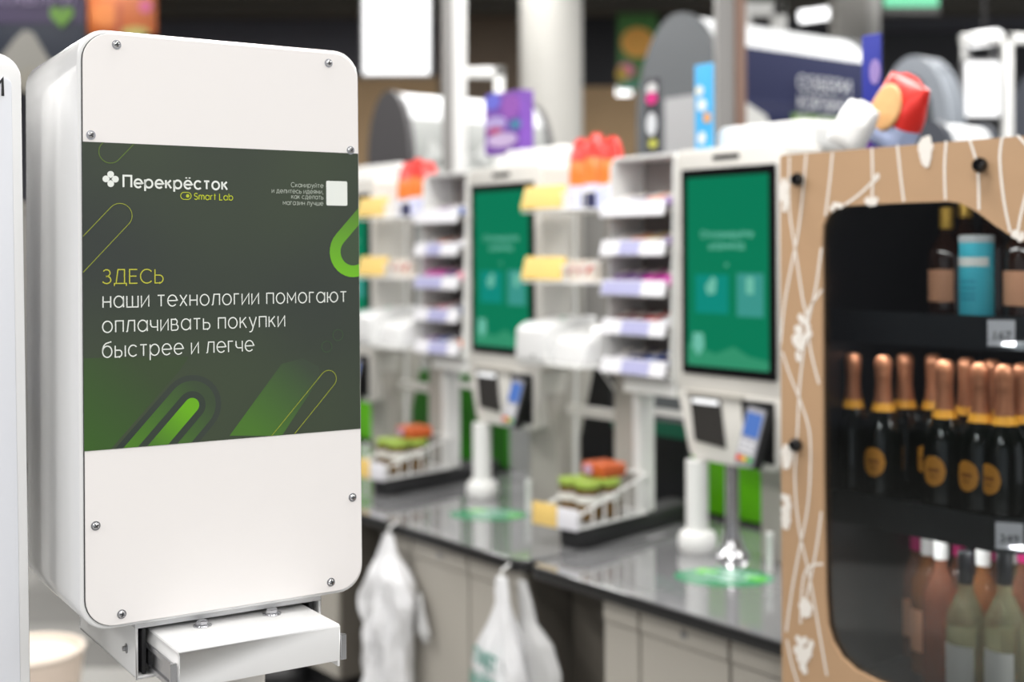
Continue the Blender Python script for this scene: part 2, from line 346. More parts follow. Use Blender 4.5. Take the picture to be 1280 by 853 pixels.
def line(name, s, xl, y, xr, xh, wd, m, gap=.3):
    mb = MB(); a = Lb(xl, y); b_ = Lb(xr, y); write(mb, s, a[0], a[1], xh, wd, putp, width=b_[0]-a[0], gap=gap); return mb.build(name, m, poster, smooth=False)
line('lettering', 'Перекрёсток', 154, 234, 283.5, 10.4*KV, .0023, ptxt, .42)
line('lettering', 'ЗДЕСЬ', 128, 354.8, 203.5, 12.6*KV, .0013, polive, .35)
line('lettering', 'наши технологии помогают', 128.5, 384.8, 432.5, 14.2*KV, .0014, ptxt, .36)
line('lettering', 'оплачивать покупки', 128, 416, 355.5, 14.2*KV, .0014, ptxt, .36)
line('lettering', 'быстрее и легче', 128, 447.2, 316.5, 14.2*KV, .0014, ptxt, .36)
line('lettering', 'Smart Lab', 242.5, 249.5, 290.5, 5.9*KV, .0011, plime, .35)
for s, y, xl in (('Сканируйте', 233.8, 363.5), ('и делитесь идеями,', 241, 339.5), ('как сделать', 248.4, 364), ('магазин лучше', 256, 353.5)):
    line('lettering', s, xl, y, 403.5, 4.4*KV, .0006, mat('print_pale', (188, 196, 184), .4), .34)
a = Lb(407.5, 257); b_ = Lb(433.5, 227)
MB().poly([(p[0], -.0012, p[1]) for p in rrect(a[0], b_[0], a[1], b_[1], .002)]).build('blank_square', ptxt, poster, smooth=False)
# clover mark and toggle mark
mb = MB(); c = Lb(138, 224)
for k in range(4):
    q = k*PI/2; ctr = (c[0]+5.4*K*math.cos(q), c[1]+5.4*K*math.sin(q)); r = 3.9*K
    pts = [(ctr[0]+r*math.cos(q+a_), ctr[1]+r*math.sin(q+a_)) for a_ in [math.radians(t) for t in range(-130, 131, 20)]]+[(c[0]+.9*K*math.cos(q), c[1]+.9*K*math.sin(q))]
    mb.poly([(p[0], -.0012, p[1]) for p in pts])
mb.build('clover_mark', ptxt, poster, smooth=False)
mb = MB(); a = Lb(225.5, 249.3); b_ = Lb(238.5, 240.8); rr = (b_[1]-a[1])/2
pts = rrect(a[0], b_[0], a[1], b_[1], rr*.98); ribbon(mb, pts+[pts[0]], .0009, putp)
mb.poly([putp(p) for p in arc(b_[0]-rr, (a[1]+b_[1])/2, rr*.5, 0, 350, 14)]); mb.build('toggle_mark', plime, poster, smooth=False)
# screws
def screw(parent, x, z, r=.0041, y=0):
    s = MB().lathe([(r*1.35, 0), (r*1.35, .0008), (r, .0008), (r*.96, .002), (r*.7, .0033), (r*.3, .0038), (.0, .0039)], 18).build('screw', chrome, parent, loc=(x, y, z), rot=(PI/2, 0, random.uniform(0, 0)))
    t = random.uniform(0, 1.5); mb = MB(); k = r*.7
    for q in (t, t+PI/2):
        cx, sx = math.cos(q), math.sin(q); w_ = r*.16
        mb.add([(cx*k-sx*w_, sx*k+cx*w_, .0036), (cx*k+sx*w_, sx*k-cx*w_, .0036), (-cx*k+sx*w_, -sx*k-cx*w_, .0036), (-cx*k-sx*w_, -sx*k+cx*w_, .0036),
                (cx*k-sx*w_, sx*k+cx*w_, .00405), (cx*k+sx*w_, sx*k-cx*w_, .00405), (-cx*k+sx*w_, -sx*k-cx*w_, .00405), (-cx*k-sx*w_, -sx*k+cx*w_, .00405)],
               [(0, 3, 2, 1), (4, 5, 6, 7), (0, 1, 5, 4), (1, 2, 6, 5), (2, 3, 7, 6), (3, 0, 4, 7)])
    mb.build('cross_slot', black_m, s)
for p in ((145.5, 56), (410.5, 79), (113.5, 169), (438, 188), (119.5, 657.5), (440.5, 622), (152, 768), (413.5, 728)):
    q = Lb(*p); screw(box, q[0], q[1])
# rail housing under the box
zt = -BH/2-.003
mb = MB(); x0, x1, zb = -.1135, .129, -.4265; th = .003
mb.box(x0, x1, .02, .29, zt-.009, zt).box(x0, x0+th, .02, .29, zb, zt-.009).box(x1-th, x1, .02, .29, zb+.0, zt-.009).box(x0, x1, .02, .29, zb, zb+th)
mb.build('rail_sleeve', white_gloss, box, bevel=.0008, seg=1)
MB().box(x0+th, x1-th, .1, .102, zb+th, zt-.009).build('sleeve_backing', black_m, box)
bx0, bx1, bt = -.094, .108, -.3705
mb = MB().box(bx0, bx1, -.085, .1, bt-.003, bt).box(bx0, bx1, -.085, -.082, bt-.045, bt-.003).box(bx1-.003, bx1, -.085, .1, bt-.052, bt-.003).box(bx0, bx0+.003, -.085, .1, bt-.052, bt-.003)
mb.build('slide_bracket', white_gloss, box, bevel=.0012, seg=2)
for xx, sg in ((bx0-.0055, -1), (bx1+.0055, 1)):
    mb = MB().box(xx-.0014, xx+.0014, -.08, .1, bt-.02, bt-.014).box(xx-.0014, xx+.0014, -.08, .1, bt-.045, bt-.039).box(xx-sg*.0014-.0004, xx-sg*.0014+.0004, -.074, .1, bt-.04, bt-.018)
    mb.box(xx-.004, xx+.004, -.084, -.079, bt-.045, bt-.014)
    mb.build('slide_rail', chrome, box, bevel=.0006, seg=1)
    MB().box(min(xx, xx+sg*.0055), max(xx, xx+sg*.0055), .024, .06, zb+.004, zt-.011).build('rail_guide', black_m, box, bevel=.001)
for px, py in ((253, 783), (340, 768.5)):
    r_ = ray(px, py); o = Vector((0, 0, H)); n = Mb.col[2]; t = ((Cb-o).dot(n)+bt)/r_.dot(n); q = Mb.transposed() @ (o+r_*t-Cb)
    s = MB().lathe([(.0115, 0), (.0115, .0012), (.009, .0016), (.009, .0024)], 18).lathe([(.0075, .0024), (.0075, .0065), (.005, .008), (0, .0082)], 6).build('bolt', chrome, box, loc=(q.x, q.y, bt))
q = Lb(153, 806, .08); MB().lathe([(.006, 0), (.006, .001), (.0035, .001), (.003, .005), (0, .0055)], 14).build('side_bolt', steel, box, loc=(x0, .06, zb+.028), rot=(0, -PI/2, 0))
MB().box(.035, .095, .13, .25, -1.56, zb).build('stand_column', grey_white, box, bevel=.004)
# cut the stand so it meets the floor: a foot plate
ft = MB().box(-.04, .17, .06, .34, -1.56, -1.545).build('foot_plate', grey_white, box, bevel=.002)
# left neighbour
lr = (0, math.radians(-.6), math.radians(32))
pos = at(-72, 400, 1.52)
nb = thing('white_cabinet', 'white metal cabinet cropped by the left frame edge, bearing a black letter', 'cabinet', world=(pos.x, pos.y, 0), rot=lr)
tz = at(0, 66, 1.55).z
_r = ray(31, 380); _p = Euler(lr).to_matrix(); _o = Vector((pos.x, pos.y, 0)); _n = _p.col[1]; _t = ((_o-Vector((0, 0, H))).dot(_n))/_r.dot(_n); xr = (_p.transposed() @ (Vector((0, 0, H))+_r*_t-_o)).x
MB().prism(rrect(-.36, xr, .03, tz, .03, 8, (0, 0, 1, 1)), 0, .26).build('shell', white_gloss, nb, bevel=.0025, seg=2)
MB().prism(rrect(-.35, xr-.012, .06, tz-.03, .008, 4), -.003, 0).build('door', mat('pale_panel', (226, 228, 234), .3), nb, bevel=.001)
MB().box(-.32, xr-.03, .03, .23, 0, .03).build('base', black_m, nb)
mb = MB()
write(mb, 'И', 0, 0, .0145, .0035, lambda p: (p[0], 0, p[1])); LT = mb.build('lettering', black_m, nb, smooth=False)
pl = Euler(lr).to_matrix(); o_ = Vector((pos.x, pos.y, 0)); r_ = ray(3.5, 120); n_ = pl.col[1]; t = ((o_-Vector((0, 0, H))).dot(n_)-.004)/r_.dot(n_)
q = pl.transposed() @ (Vector((0, 0, H))+r_*t-o_); LT.location = (q.x-1.05*.0145, -.004, q.z)
# beige tub, black mat
tp = at(38, 810, 4.2)
tub = thing('tub', 'low beige round tub with a rolled rim on the floor beside the white housing', 'tub', world=(tp.x, tp.y, 0))
zt_ = tp.z
beige = mat('beige_plastic', (222, 205, 190), .5)
MB().lathe([(.13, 0), (.168, zt_-.02), (.155, zt_-.02), (.12, .02), (0, .02)], 36).build('wall', beige, tub)
MB().lathe([(.154, zt_-.02), (.17, zt_-.018), (.174, zt_-.008), (.17, zt_), (.158, zt_), (.153, zt_-.008), (.154, zt_-.02)], 36).build('rim', mat('beige_rim', (232, 218, 204), .45), tub)

q = at(352, 838, 4.95); fbse = thing('floor_base', 'black round base standing on the floor below the white housing', 'base', world=(q.x, 4.95, 0))
MB().lathe([(.13, 0), (.13, .05), (.1, .085), (.03, .1)], 28).build('disc', black_m, fbse); MB().lathe([(.025, .095), (.025, .2), (0, .2)], 16).build('stub', black_m, fbse)
# ================================================================== CHECKOUT LINE
CT = .745
top_m = mat('grey_quartz_top', (128, 128, 130), .06, coat=.7, noise=.06, nscale=30); edge_m = mat('black_edge', (26, 26, 27), .35)
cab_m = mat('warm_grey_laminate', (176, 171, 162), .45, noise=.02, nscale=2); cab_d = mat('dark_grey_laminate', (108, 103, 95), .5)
def counter():
    t = thing('worktop', 'x', 'worktop', (0, 0, CT-.035))
    ol = [(-.345, .45), (-.345, -.44)]+[(-.345+.06-.06*math.cos(a), -.44-.06*math.sin(a)) for a in (PI/8, PI/4, 3*PI/8)]+[(-.285, -.5), (.66, -.5)]+[(.66+.075*math.sin(a), -.425-.075*math.cos(a)) for a in (PI/8, PI/4, 3*PI/8)]+[(.735, -.425), (.735, .45)]
    def inset(k):
        cx, cy = .195, -.025; return [(cx+(x-cx)*(1-k/.54), cy+(y-cy)*(1-k/.475)) for x, y in ol]
    MB().prism(ol, 0, .031, 'xy').build('edge_band', edge_m, t, bevel=.003, seg=2)
    MB().prism(inset(.006), .031, .035, 'xy').build('surface', top_m, t, bevel=.001, seg=1)
    c = thing('counter_cabinet', 'x', 'cabinet', (0, 0, 0))
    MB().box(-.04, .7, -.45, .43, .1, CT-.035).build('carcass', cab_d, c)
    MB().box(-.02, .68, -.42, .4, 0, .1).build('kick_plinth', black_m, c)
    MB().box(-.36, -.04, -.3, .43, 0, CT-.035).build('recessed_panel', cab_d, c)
    for x0, x1 in ((-.04, .1), (.105, .42), (.425, .7)):
        MB().box(x0+.003, x1-.003, -.468, -.45, CT-.1, CT-.039).build('drawer', cab_m, c, bevel=.0015, seg=1)
        MB().box(x0+.003, x1-.003, -.464, -.45, .105, CT-.104).build('door', cab_m, c, bevel=.0015, seg=1)
    dr = c.children[4] if False else [o for o in COL.objects if o.parent == c and o.name.startswith('drawer')][1]
    MB().lathe([(.011, 0), (.011, .003), (.007, .004), (0, .004)], 16).build('lock', steel, dr, loc=(.27, -.468, CT-.07), rot=(PI/2, 0, 0))
    return t, c
wt, cc = counter()
wt['label'] = 'grey stone worktop with black edge under the kiosk nearest the bottle cabinet'
cc['label'] = 'warm grey counter cabinet standing against the bottle cabinet'
names = (('middle', 'grey stone worktop with black edge under the middle kiosk', 'warm grey counter cabinet under the middle kiosk'),
         ('far', 'grey stone worktop with black edge partly behind the green poster housing', 'warm grey counter cabinet partly behind the green poster housing'),
         ('farthest', 'grey stone worktop at the far end of the line, behind the poster housing', 'warm grey counter cabinet at the far end, behind the poster housing'))
SP = -1.09
for i, nm in enumerate(names):
    for src_, lb in ((wt, nm[1]), (cc, nm[2])):
        d = copy_tree(src_, SP*(i+1)); d['label'] = lb
for o in COL.objects:
    if o.parent is None and o.name.startswith('worktop'): o['group'] = 'worktops of the checkout line'
    if o.parent is None and o.name.startswith('counter_cabinet'): o['group'] = 'counter cabinets of the checkout line'
# ---- kiosk
scr_bg = mat('screen_green', (2, 122, 86), .12, emit=.85, spec=.5); scr_teal = mat('screen_teal', (6, 138, 124), .12, emit=.85); scr_txt = mat('screen_text', (110, 190, 168), .12, emit=.85)
scr_pale = mat('screen_pale', (60, 150, 140), .12, emit=.85); grass_e = mat('screen_light_green', (50, 146, 108), .12, emit=.85)
lightbar = mat('light_bar', (255, 255, 255), .3, emit=1.3); blue_scr = mat('terminal_screen', (92, 132, 210), .2, emit=.75)
def kiosk():
    k = thing('checkout_kiosk', 'x', 'kiosk', (0, 0, CT))
    MB().prism(rrect(-.217, .217, .485, 1.212, .022, 5), 0, .15).build('head', grey_white, k, bevel=.004, seg=2)
    MB().prism(rrect(-.17, .205, 1.19, 1.285, .03, 6), .13, .3).build('rear_hood', white_plain, k, bevel=.008, seg=3)
    MB().box(-.19, .2, .15, .2, .52, 1.19).build('rear_cover', grey_side, k, bevel=.004)
    s = MB().prism(rrect(-.19, .18, .535, 1.152, .006, 3), -.007, 0).build('screen', black_gl, k, bevel=.001, seg=1)
    MB().box(-.165, .155, -.0075, -.007, .562, 1.125).build('display_image', scr_bg, s)
    pf = lambda p: (p[0], -.0082, p[1])
    mb = MB(); write(mb, 'Отсканируйте'.replace('О', 'О'), -.005, .945, .0145, .0036, pf, align='c'); write(mb, 'штрихкод', -.005, .912, .0145, .0036, pf, align='c'); write(mb, 'и', -.005, .86, .009, .003, pf, align='c'); mb.build('lettering', scr_txt, s, smooth=False)
    MB().box(-.13, .0, -.008, -.0075, .72, .835).build('picture_tile', scr_teal, s); MB().box(.035, .135, -.008, -.0075, .715, .84).build('picture_tile', scr_pale, s)
    MB().prism([(-.09, .8), (-.06, .83), (-.045, .82), (-.05, .78), (-.08, .775)], -.0085, -.008).build('picture_icon', scr_txt, s); MB().prism(rrect(.07, .1, .78, .83, .008), -.0085, -.008).build('picture_icon', scr_txt, s)
    MB().prism([(-.14, .66), (-.1, .66), (-.095, .62), (-.12, .59), (-.145, .62)], -.0085, -.0075).build('picture_badge', scr_txt, s)
    MB().prism([(-.165, .562), (.155, .562), (.155, .59), (.08, .6), (.02, .625), (-.05, .6), (-.165, .63)], -.0081, -.0075).build('picture_hills', grass_e, s)
    MB().prism(rrect(-.065, .04, 1.176, 1.19, .0065), -.003, .002).build('camera_slot', black_m, k)
    # lower body with sloping front
    ol = [(-.212, .485), (.212, .485), (.185, .31), (.178, .29), (.16, .278), (-.13, .278), (-.155, .29), (-.165, .31)]
    lb = MB().prism(ol, -.006, .12).build('lower_body', grey_white, k, bevel=.004, seg=2)
    MB().prism([(-.165, .485), (.06, .485), (.06, .472), (-.165, .472)], -.016, -.006).build('light_ledge', grey_side, k, bevel=.002)
    sw = MB().prism([(-.155, .467), (-.03, .467), (-.008, .325), (-.135, .335)], -.012, -.006).build('scanner_window', mat('scanner_glass', (58, 56, 54), .15), k, bevel=.002, seg=1)
    MB().prism(rrect(-.14, -.035, .45, .463, .006), -.016, -.0125).build('light_strip', lightbar, sw)
    MB().prism([(.05, .475), (.175, .475), (.175, .3), (.07, .3)], -.012, -.006).build('terminal_recess', black_m, k, bevel=.002, seg=1)
    ct = MB().prism(rrect(-.036, .036, -.085, .085, .01, 4), -.02, .02).build('card_terminal', black_m, k, bevel=.003, seg=2, loc=(.128, -.038, .375), rot=(math.radians(-12), math.radians(8), 0))
    MB().prism(rrect(-.034, .034, -.083, .083, .01, 4), -.023, -.02).build('terminal_face', mat('silver_plastic', (160, 160, 168), .35), ct, bevel=.001, seg=1)
    MB().prism(rrect(-.028, .028, .0, .068, .004, 3), -.0245, -.023).build('terminal_display', blue_scr, ct)
    mb = MB()
    for i in range(3):
        for j in range(3): mb.box(-.026+i*.019, -.012+i*.019, -.026, -.023, -.048+j*.014, -.038+j*.014)
    mb.build('keypad', mat('pale_keys', (226, 226, 230), .4), ct)
    for i, (nm, c_) in enumerate((('red', (232, 60, 44)), ('yellow', (240, 190, 60)), ('green', (44, 170, 80)))):
        MB().box(-.028+i*.02, -.011+i*.02, -.0275, -.023, -.071, -.057).build('key', mat(nm+'_key', c_, .4), ct, bevel=.001, seg=1)
    MB().lathe([(.052, 0), (.052, .008), (.035, .03), (.024, .07), (.021, .12), (.021, .29)], 28, c=(-.022, .03, 0)).build('chrome_column', chrome, k)
    MB().prism([(.0, .5), (.26, .5), (.19, .24), (.19, 0), (.08, 0), (.08, .24)], .045, .2, 'yz').build('rear_pillar', mat('pillar_grey', (180, 176, 168), .4), k, bevel=.004, seg=2)
    MB().lathe([(.009, 0), (.009, .09), (.011, .095), (.011, .11), (0, .112)], 14, c=(.165, -.02, 0)).build('side_pin', white_plain, k)
    return k
k1 = kiosk(); k1['label'] = 'self checkout kiosk with green screen, nearest, beside the bottle cabinet'; k1['group'] = 'self checkout kiosks'
k2 = copy_tree(k1, SP); k2['label'] = 'self checkout kiosk with green screen, the middle one of three'
k3 = copy_tree(k1, 2*SP); k3['label'] = 'self checkout kiosk half hidden behind the green poster housing'
for k_ in (k2, k3):
    for ch in list(k_.children):
        if ch.name.startswith(('chrome_column', 'column_bolts')): bpy.data.objects.remove(ch)
# white round post in front of each kiosk
def post():
    p = thing('round_post', 'x', 'post', (-.135, .0, CT))
    MB().lathe([(.05, 0), (.058, .012), (.058, .045), (.05, .06), (.034, .066)], 28).build('base', white_plain, p)
    MB().lathe([(.034, .06), (.034, .275)], 28).build('shaft', white_plain, p)
    return p
po = post(); po['label'] = 'white round post with drum base under the kiosk beside the bottle cabinet'; po['group'] = 'white posts on the worktops'
for i, lb in ((1, 'white round post with drum base under the middle kiosk'), (2, 'white round post with drum base under the half hidden kiosk')):
    d = copy_tree(po, SP*i); d['label'] = lb
# counter stickers
st_g = mat('sticker_green', (70, 140, 104), .2); st_l = mat('sticker_lime', (104, 196, 72), .2); st_w = mat('sticker_pale', (176, 212, 200), .25)
def sticker():
    s = thing('counter_sticker', 'x', 'sticker', (.125, -.165, CT))
    pts = [(.13*math.cos(t)*1.0, .13*math.sin(t)) for t in [2*PI*i/40 for i in range(40)]]
    MB().prism([(x*.95+y*.25, y*.9) for x, y in pts], 0, .0006, 'xy').build('disc', st_g, s)
    MB().prism(rrect(-.02, .04, -.025, .025, .01), .0006, .0009, 'xy').build('lime_patch', st_l, s, loc=(-.08, .02, 0)); MB().prism(rrect(-.03, .03, -.025, .025, .01), .0006, .0009, 'xy').build('lime_patch', st_l, s, loc=(.075, .045, 0))
    mb = MB()
    for yy, t_ in ((.05, 'товар'), (.0, 'сюда'), (-.045, 'или')): write(mb, t_, 0, yy, .024, .008, lambda p: (p[0], p[1], .0012), align='c')
    mb.build('lettering', st_w, s, smooth=False)
    s.rotation_euler.z += math.radians(10)
    return s
G['Т'] = (1, [[(0, 1.4), (1, 1.4)], [(.5, 1.4), (.5, 0)]]); 
s1 = sticker(); s1['label'] = 'round green sticker on the worktop below the kiosk beside the bottle cabinet'; s1['group'] = 'green counter stickers'
d = copy_tree(s1, SP); d['label'] = 'round green sticker on the worktop below the middle kiosk'
d = copy_tree(s1, 2*SP); d['label'] = 'round green sticker on the worktop of the half hidden kiosk'
# ---- bin rack (tower of five trays)
shadow_g = mat('rack_inner_shade', (150, 143, 140), .5)  # shade inside the white rack, put into the tray and back colour
TR = [1.785, 1.661, 1.534, 1.41, 1.286]
def rack():
    r = thing('bin_rack', 'x', 'display rack', (-.37, 0, CT)); z = CT
    for x in (-.147, .138):
        ol = [(-.02, 1.25-z), (.15, 1.25-z), (.15, 1.955-z), (.02, 1.955-z), (.0, 1.93-z)]
        MB().prism(ol, x, x+.006, 'yz').build('side_panel', white_plain, r, bevel=.001, seg=1)
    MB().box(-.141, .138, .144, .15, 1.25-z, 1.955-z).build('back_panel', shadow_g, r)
    MB().box(-.141, .138, .01, .144, 1.945-z, 1.955-z).build('top_panel', white_plain, r)
    for i, h in enumerate(TR):
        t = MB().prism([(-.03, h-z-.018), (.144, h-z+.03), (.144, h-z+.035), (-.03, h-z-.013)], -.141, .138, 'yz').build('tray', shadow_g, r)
        MB().prism([(-.05, h-z-.022), (-.044, h-z-.026), (-.030, h-z+.024), (-.036, h-z+.026)], -.147, .144, 'yz').build('front_rail', tagw, t)
        sp = [(-.06, .035)] if i == 1 else [(-.05, .075)]
        if i == 2: sp = [(-.14, .04)]
        if i == 0: sp = []
        for a_, b2 in sp:
            MB().prism([(-.0515, h-z-.02), (-.0505, h-z-.02), (-.0375, h-z+.022), (-.0385, h-z+.022)], a_, b2, 'yz').build('price_strip', lav, t)
    MB().box(-.19, -.1, .05, .12, .06, 1.25-z).build('leg', grey_side, r, bevel=.003)  # shaded front face of the leg, its shade put in as grey
    MB().box(-.1, -.07, .05, .12, .06, 1.25-z).build('leg', white_plain, r, bevel=.003)
    MB().box(-.09, .144, .0, .02, 1.2-z, 1.25-z).build('name_plate', white_plain, r, bevel=.002)
    MB().box(.0, .144, .05, .07, 1.13-z, 1.15-z).build('cross_bar', white_plain, r, bevel=.002)
    return r
r1 = rack(); r1['label'] = 'white tower of five tilted sweet trays left of the kiosk beside the bottle cabinet'; r1['group'] = 'tray towers between kiosks'
r2 = copy_tree(r1, SP); r2['label'] = 'white tower of five tilted sweet trays left of the middle kiosk'
r3 = copy_tree(r1, 2*SP); r3['label'] = 'white tower of sweet trays behind the green poster housing'
packc = {'white': (228, 226, 232), 'magenta': (216, 40, 176), 'navy': (44, 50, 110), 'orange': (226, 120, 60), 'violet': (120, 80, 150), 'maroon': (120, 52, 60), 'blue': (70, 100, 180), 'pink': (230, 150, 170), 'red': (214, 48, 50), 'yellow': (236, 196, 90)}
cols = [['white', 'navy', 'orange', 'violet'], ['white', 'orange', 'yellow', 'violet'], ['violet', 'violet', 'magenta', 'magenta'], ['maroon', 'maroon', 'red', 'white'], ['white', 'navy', 'blue', 'navy']]
cols2 = [['white', 'violet', 'white', 'blue'], ['white', 'orange', 'maroon', 'white'], ['magenta', 'magenta', 'violet', 'pink'], ['maroon', 'pink', 'white', 'navy'], ['violet', 'blue', 'white', 'orange']]
def packet(label, col, uvw, w_, d_, h_, rx, grp):
    t = thing('sweet_packet', label, 'sweets', uvw, group=grp); t.rotation_euler = (Matrix.Rotation(RZ, 3, 'Z') @ Matrix.Rotation(rx, 3, 'X')).to_euler()
    mb = MB(); n = 6; vs = []; fs = []
    for s in (1, -1):
        for i in range(n+1):
            for j in range(n+1):
                x = (i/n-.5)*w_; y = (j/n-.5)*d_; k = (1-(2*i/n-1)**4)*(1-(2*j/n-1)**4); vs.append((x, y, h_/2+s*h_/2*k))
    m_ = (n+1)**2
    for i in range(n):
        for j in range(n):
            a_ = i*(n+1)+j; fs += [(a_, a_+n+1, a_+n+2, a_+1), (m_+a_, m_+a_+1, m_+a_+n+2, m_+a_+n+1)]
    mb.add(vs, fs).build('wrapper', mat('wrap_'+col, packc[col], .3), t)
    MB().prism(rrect(-w_*.28, w_*.28, -d_*.22, d_*.22, w_*.08), h_*.985, h_*1.01, 'xy').build('front_print', mat('wrap_print', (240, 234, 226), .4), t)
    return t
sl = math.atan2(.048, .174)
for ri, (off, cc_, nm) in enumerate(((0, cols, 'tower by nearest kiosk'), (SP, cols2, 'tower by middle kiosk'))):
    for i, h in enumerate(TR):
        for j in range(4):
            col = cc_[i][j]; yy = .05
            packet('%s sweet packet, %s from left, %s tray down in %s' % (col, ORD[j], ORD[i], nm), col,
                   (-.37+off-.105+.068*j, .045, h-.013+.075*math.tan(sl)+.001), .062, .12, .035 if i != 2 else .045, sl, 'sweet packets in the tray towers')
# ---- wire shelf with yellow tags
def wire_shelf():
    s = thing('tag_shelf', 'x', 'shelf', (-.7, -.02, CT)); z = CT
    for x in (-.16, .148):
        MB().box(x, x+.012, .15, .162, 0, 1.84-z).build('upright', white_plain, s, bevel=.002)
    for h in (1.79, 1.552):
        sh = MB().box(-.16, .175, -.08, .15, h-z-.008, h-z).build('shelf_plate', white_plain, s, bevel=.002)
        MB().prism([(-.085, h-z+.005), (-.075, h-z+.005), (-.052, h-z+.078), (-.06, h-z+.082)], -.16, .05, 'yz').build('yellow_tag', yellow_tag, sh, bevel=.001)
        mb = MB()
        for i in range(6): mb.tube([(.06+i*.022, -.078, h-z), (.06+i*.022, -.078, h-z+.05)], .0022, 6)
        mb.tube([(.05, -.078, h-z+.05), (.175, -.078, h-z+.05)], .003, 6).tube([(.175, -.078, h-z+.05), (.175, .15, h-z+.12)], .003, 6)
        mb.build('wire_guard', white_plain, sh)
    br = MB().box(-.16, .175, -.1, .15, 1.272-z, 1.282-z).build('machine_ledge', white_plain, s, bevel=.002)
    MB().box(-.16, .175, .12, .145, 1.08-z, 1.115-z).build('cross_bar', grey_white, s, bevel=.002)
    MB().tube([(.02, .1, 1.27-z), (.08, .08, 1.24-z), (.12, .1, 1.18-z), (.13, .12, 1.1-z)], .004, 8).build('cable', white_plain, s)
    return s
w1 = wire_shelf(); w1['label'] = 'white shelf unit with yellow price tags between nearest and middle kiosk'; w1['group'] = 'tag shelves between kiosks'
w2 = copy_tree(w1, SP); w2['label'] = 'white shelf unit with yellow price tags left of the middle kiosk'
def machine():
    m = thing('change_machine', 'x', 'machine', (-.7, -.02, 1.282))
    ol = [(-.11, 0), (.13, 0), (.13, .15), (.06, .15), (-.07, .13), (-.105, .11)]
    MB().prism(ol, -.165, -.0, 'yz').build('main_body', white_gloss, m, bevel=.014, seg=4)
    MB().prism([(-.085, 0), (.13, 0), (.13, .13), (.03, .12), (-.07, .08)], .002, .165, 'yz').build('side_body', white_gloss, m, bevel=.018, seg=4)
    MB().lathe([(.008, 0), (.008, .003), (0, .003)], 14).build('button', mat('green_button', (30, 150, 110), .4), m, loc=(.0, -.03, .147), rot=(math.radians(12), 0, 0))
    MB().lathe([(.005, 0), (.005, .003), (0, .003)], 12).build('keyhole', black_m, m, loc=(-.06, -.11, .02), rot=(PI/2, 0, 0))
    return m
m1 = machine(); m1['label'] = 'white rounded cash machine between the nearest and middle kiosk'; m1['group'] = 'white cash machines'
m2 = copy_tree(m1, SP); m2['label'] = 'white rounded cash machine left of the middle kiosk'
# ---- plinth and basket with jars
def plinth():
    p = MB().prism(rrect(-.11, .0, -.27, .36, .04), 0, .06, 'xy').build('black_plinth', dark_rub, None, bevel=.012, seg=3)
    p.location = fa(-.405, 0, CT); p.rotation_euler.z = RZ+math.radians(11); return tag(p, cat='plinth', group='black plinths under the baskets')
p1 = plinth(); p1['label'] = 'black plinth on the worktop joint, holding the nearer jar basket'
p2 = p1.copy(); COL.objects.link(p2); p2.location = p1.location+UA*SP; p2['label'] = 'black plinth on the worktop joint, holding the farther jar basket'
def basket():
    b = thing('wire_basket', 'x', 'basket', (-.475, -.06, CT+.06), rz=RZ+math.radians(9))
    mb = MB(); r = .0045
    for x in (-.075, .085):
        mb.tube([(x, -.23, .05), (x, -.23, .008), (x, .1, .008), (x, .1, .13), (x, -.23, .05)], r, 8)
        for i in range(5): yy = -.17+.055*i; mb.tube([(x, yy, .008), (x, yy, .05+(yy+.23)/.33*.08)], r*.9, 6)
    for yy, z in ((-.23, .05), (-.23, .008), (.1, .008), (.1, .13)): mb.tube([(-.075, yy, z), (.085, yy, z)], r, 8)
    for i in range(6): x = -.06+.027*i; mb.tube([(x, -.23, .008), (x, .1, .008)], .002, 6)
    mb.build('wires', white_plain, b)
    MB().box(-.1, .0, -.243, -.238, .0, .07).build('yellow_tag', yellow_tag, b, bevel=.001, loc=(0, 0, 0))
    MB().box(.002, .085, -.243, -.238, .0, .065).build('white_tag', tagw, b, bevel=.001)
    return b
b1 = basket(); b1['label'] = 'white wire basket of jars near the bottle cabinet kiosk'; b1['group'] = 'wire baskets of jars'
b2 = copy_tree(b1, SP); b2['label'] = 'white wire basket of jars left of the middle kiosk'
jar_g = mat('jar_contents', (104, 78, 40), .2, noise=.4, nscale=60); lid_g = mat('green_lid', (152, 178, 74), .35); lab_w = mat('jar_label', (226, 226, 220), .5)
for off, nm in ((0, 'nearer'), (SP, 'farther')):
    for j, (x, y, lvl) in enumerate(((-.034, -.12, 0), (.046, -.12, 0), (-.034, -.035, 0), (.046, -.035, 0))):
        jr = thing('glass_jar', 'green lidded jar, %s from the front of the %s wire basket' % (ORD[j], nm), 'jar', (-.475+off+x, -.06+y, CT+.06+.0105), group='green lidded jars')
        MB().lathe([(.034, 0), (.0385, .006), (.0385, .085), (.034, .095), (.034, .1)], 22).build('jar_body', jar_g, jr)
        MB().lathe([(.039, .055), (.039, .08)], 22).build('jar_label', lab_w, jr)
        MB().lathe([(.037, .1), (.0405, .103), (.0405, .118), (.035, .122), (0, .122)], 22).build('lid', lid_g, jr)
    pb = thing('biscuit_packet', 'orange packet lying on jars in the %s wire basket' % nm, 'packet', (-.47+off, -.08, CT+.06+.0105+.122), group='orange packets on jars')
    MB().prism(rrect(-.05, .06, 0, .045, .012), -.05, .05).build('wrapper', mat('orange_wrap', (196, 92, 44), .35), pb, bevel=.008)
    MB().prism(rrect(-.035, .005, .008, .038, .008), -.0515, -.05).build('print', mat('lilac_print', (196, 160, 190), .4), pb)
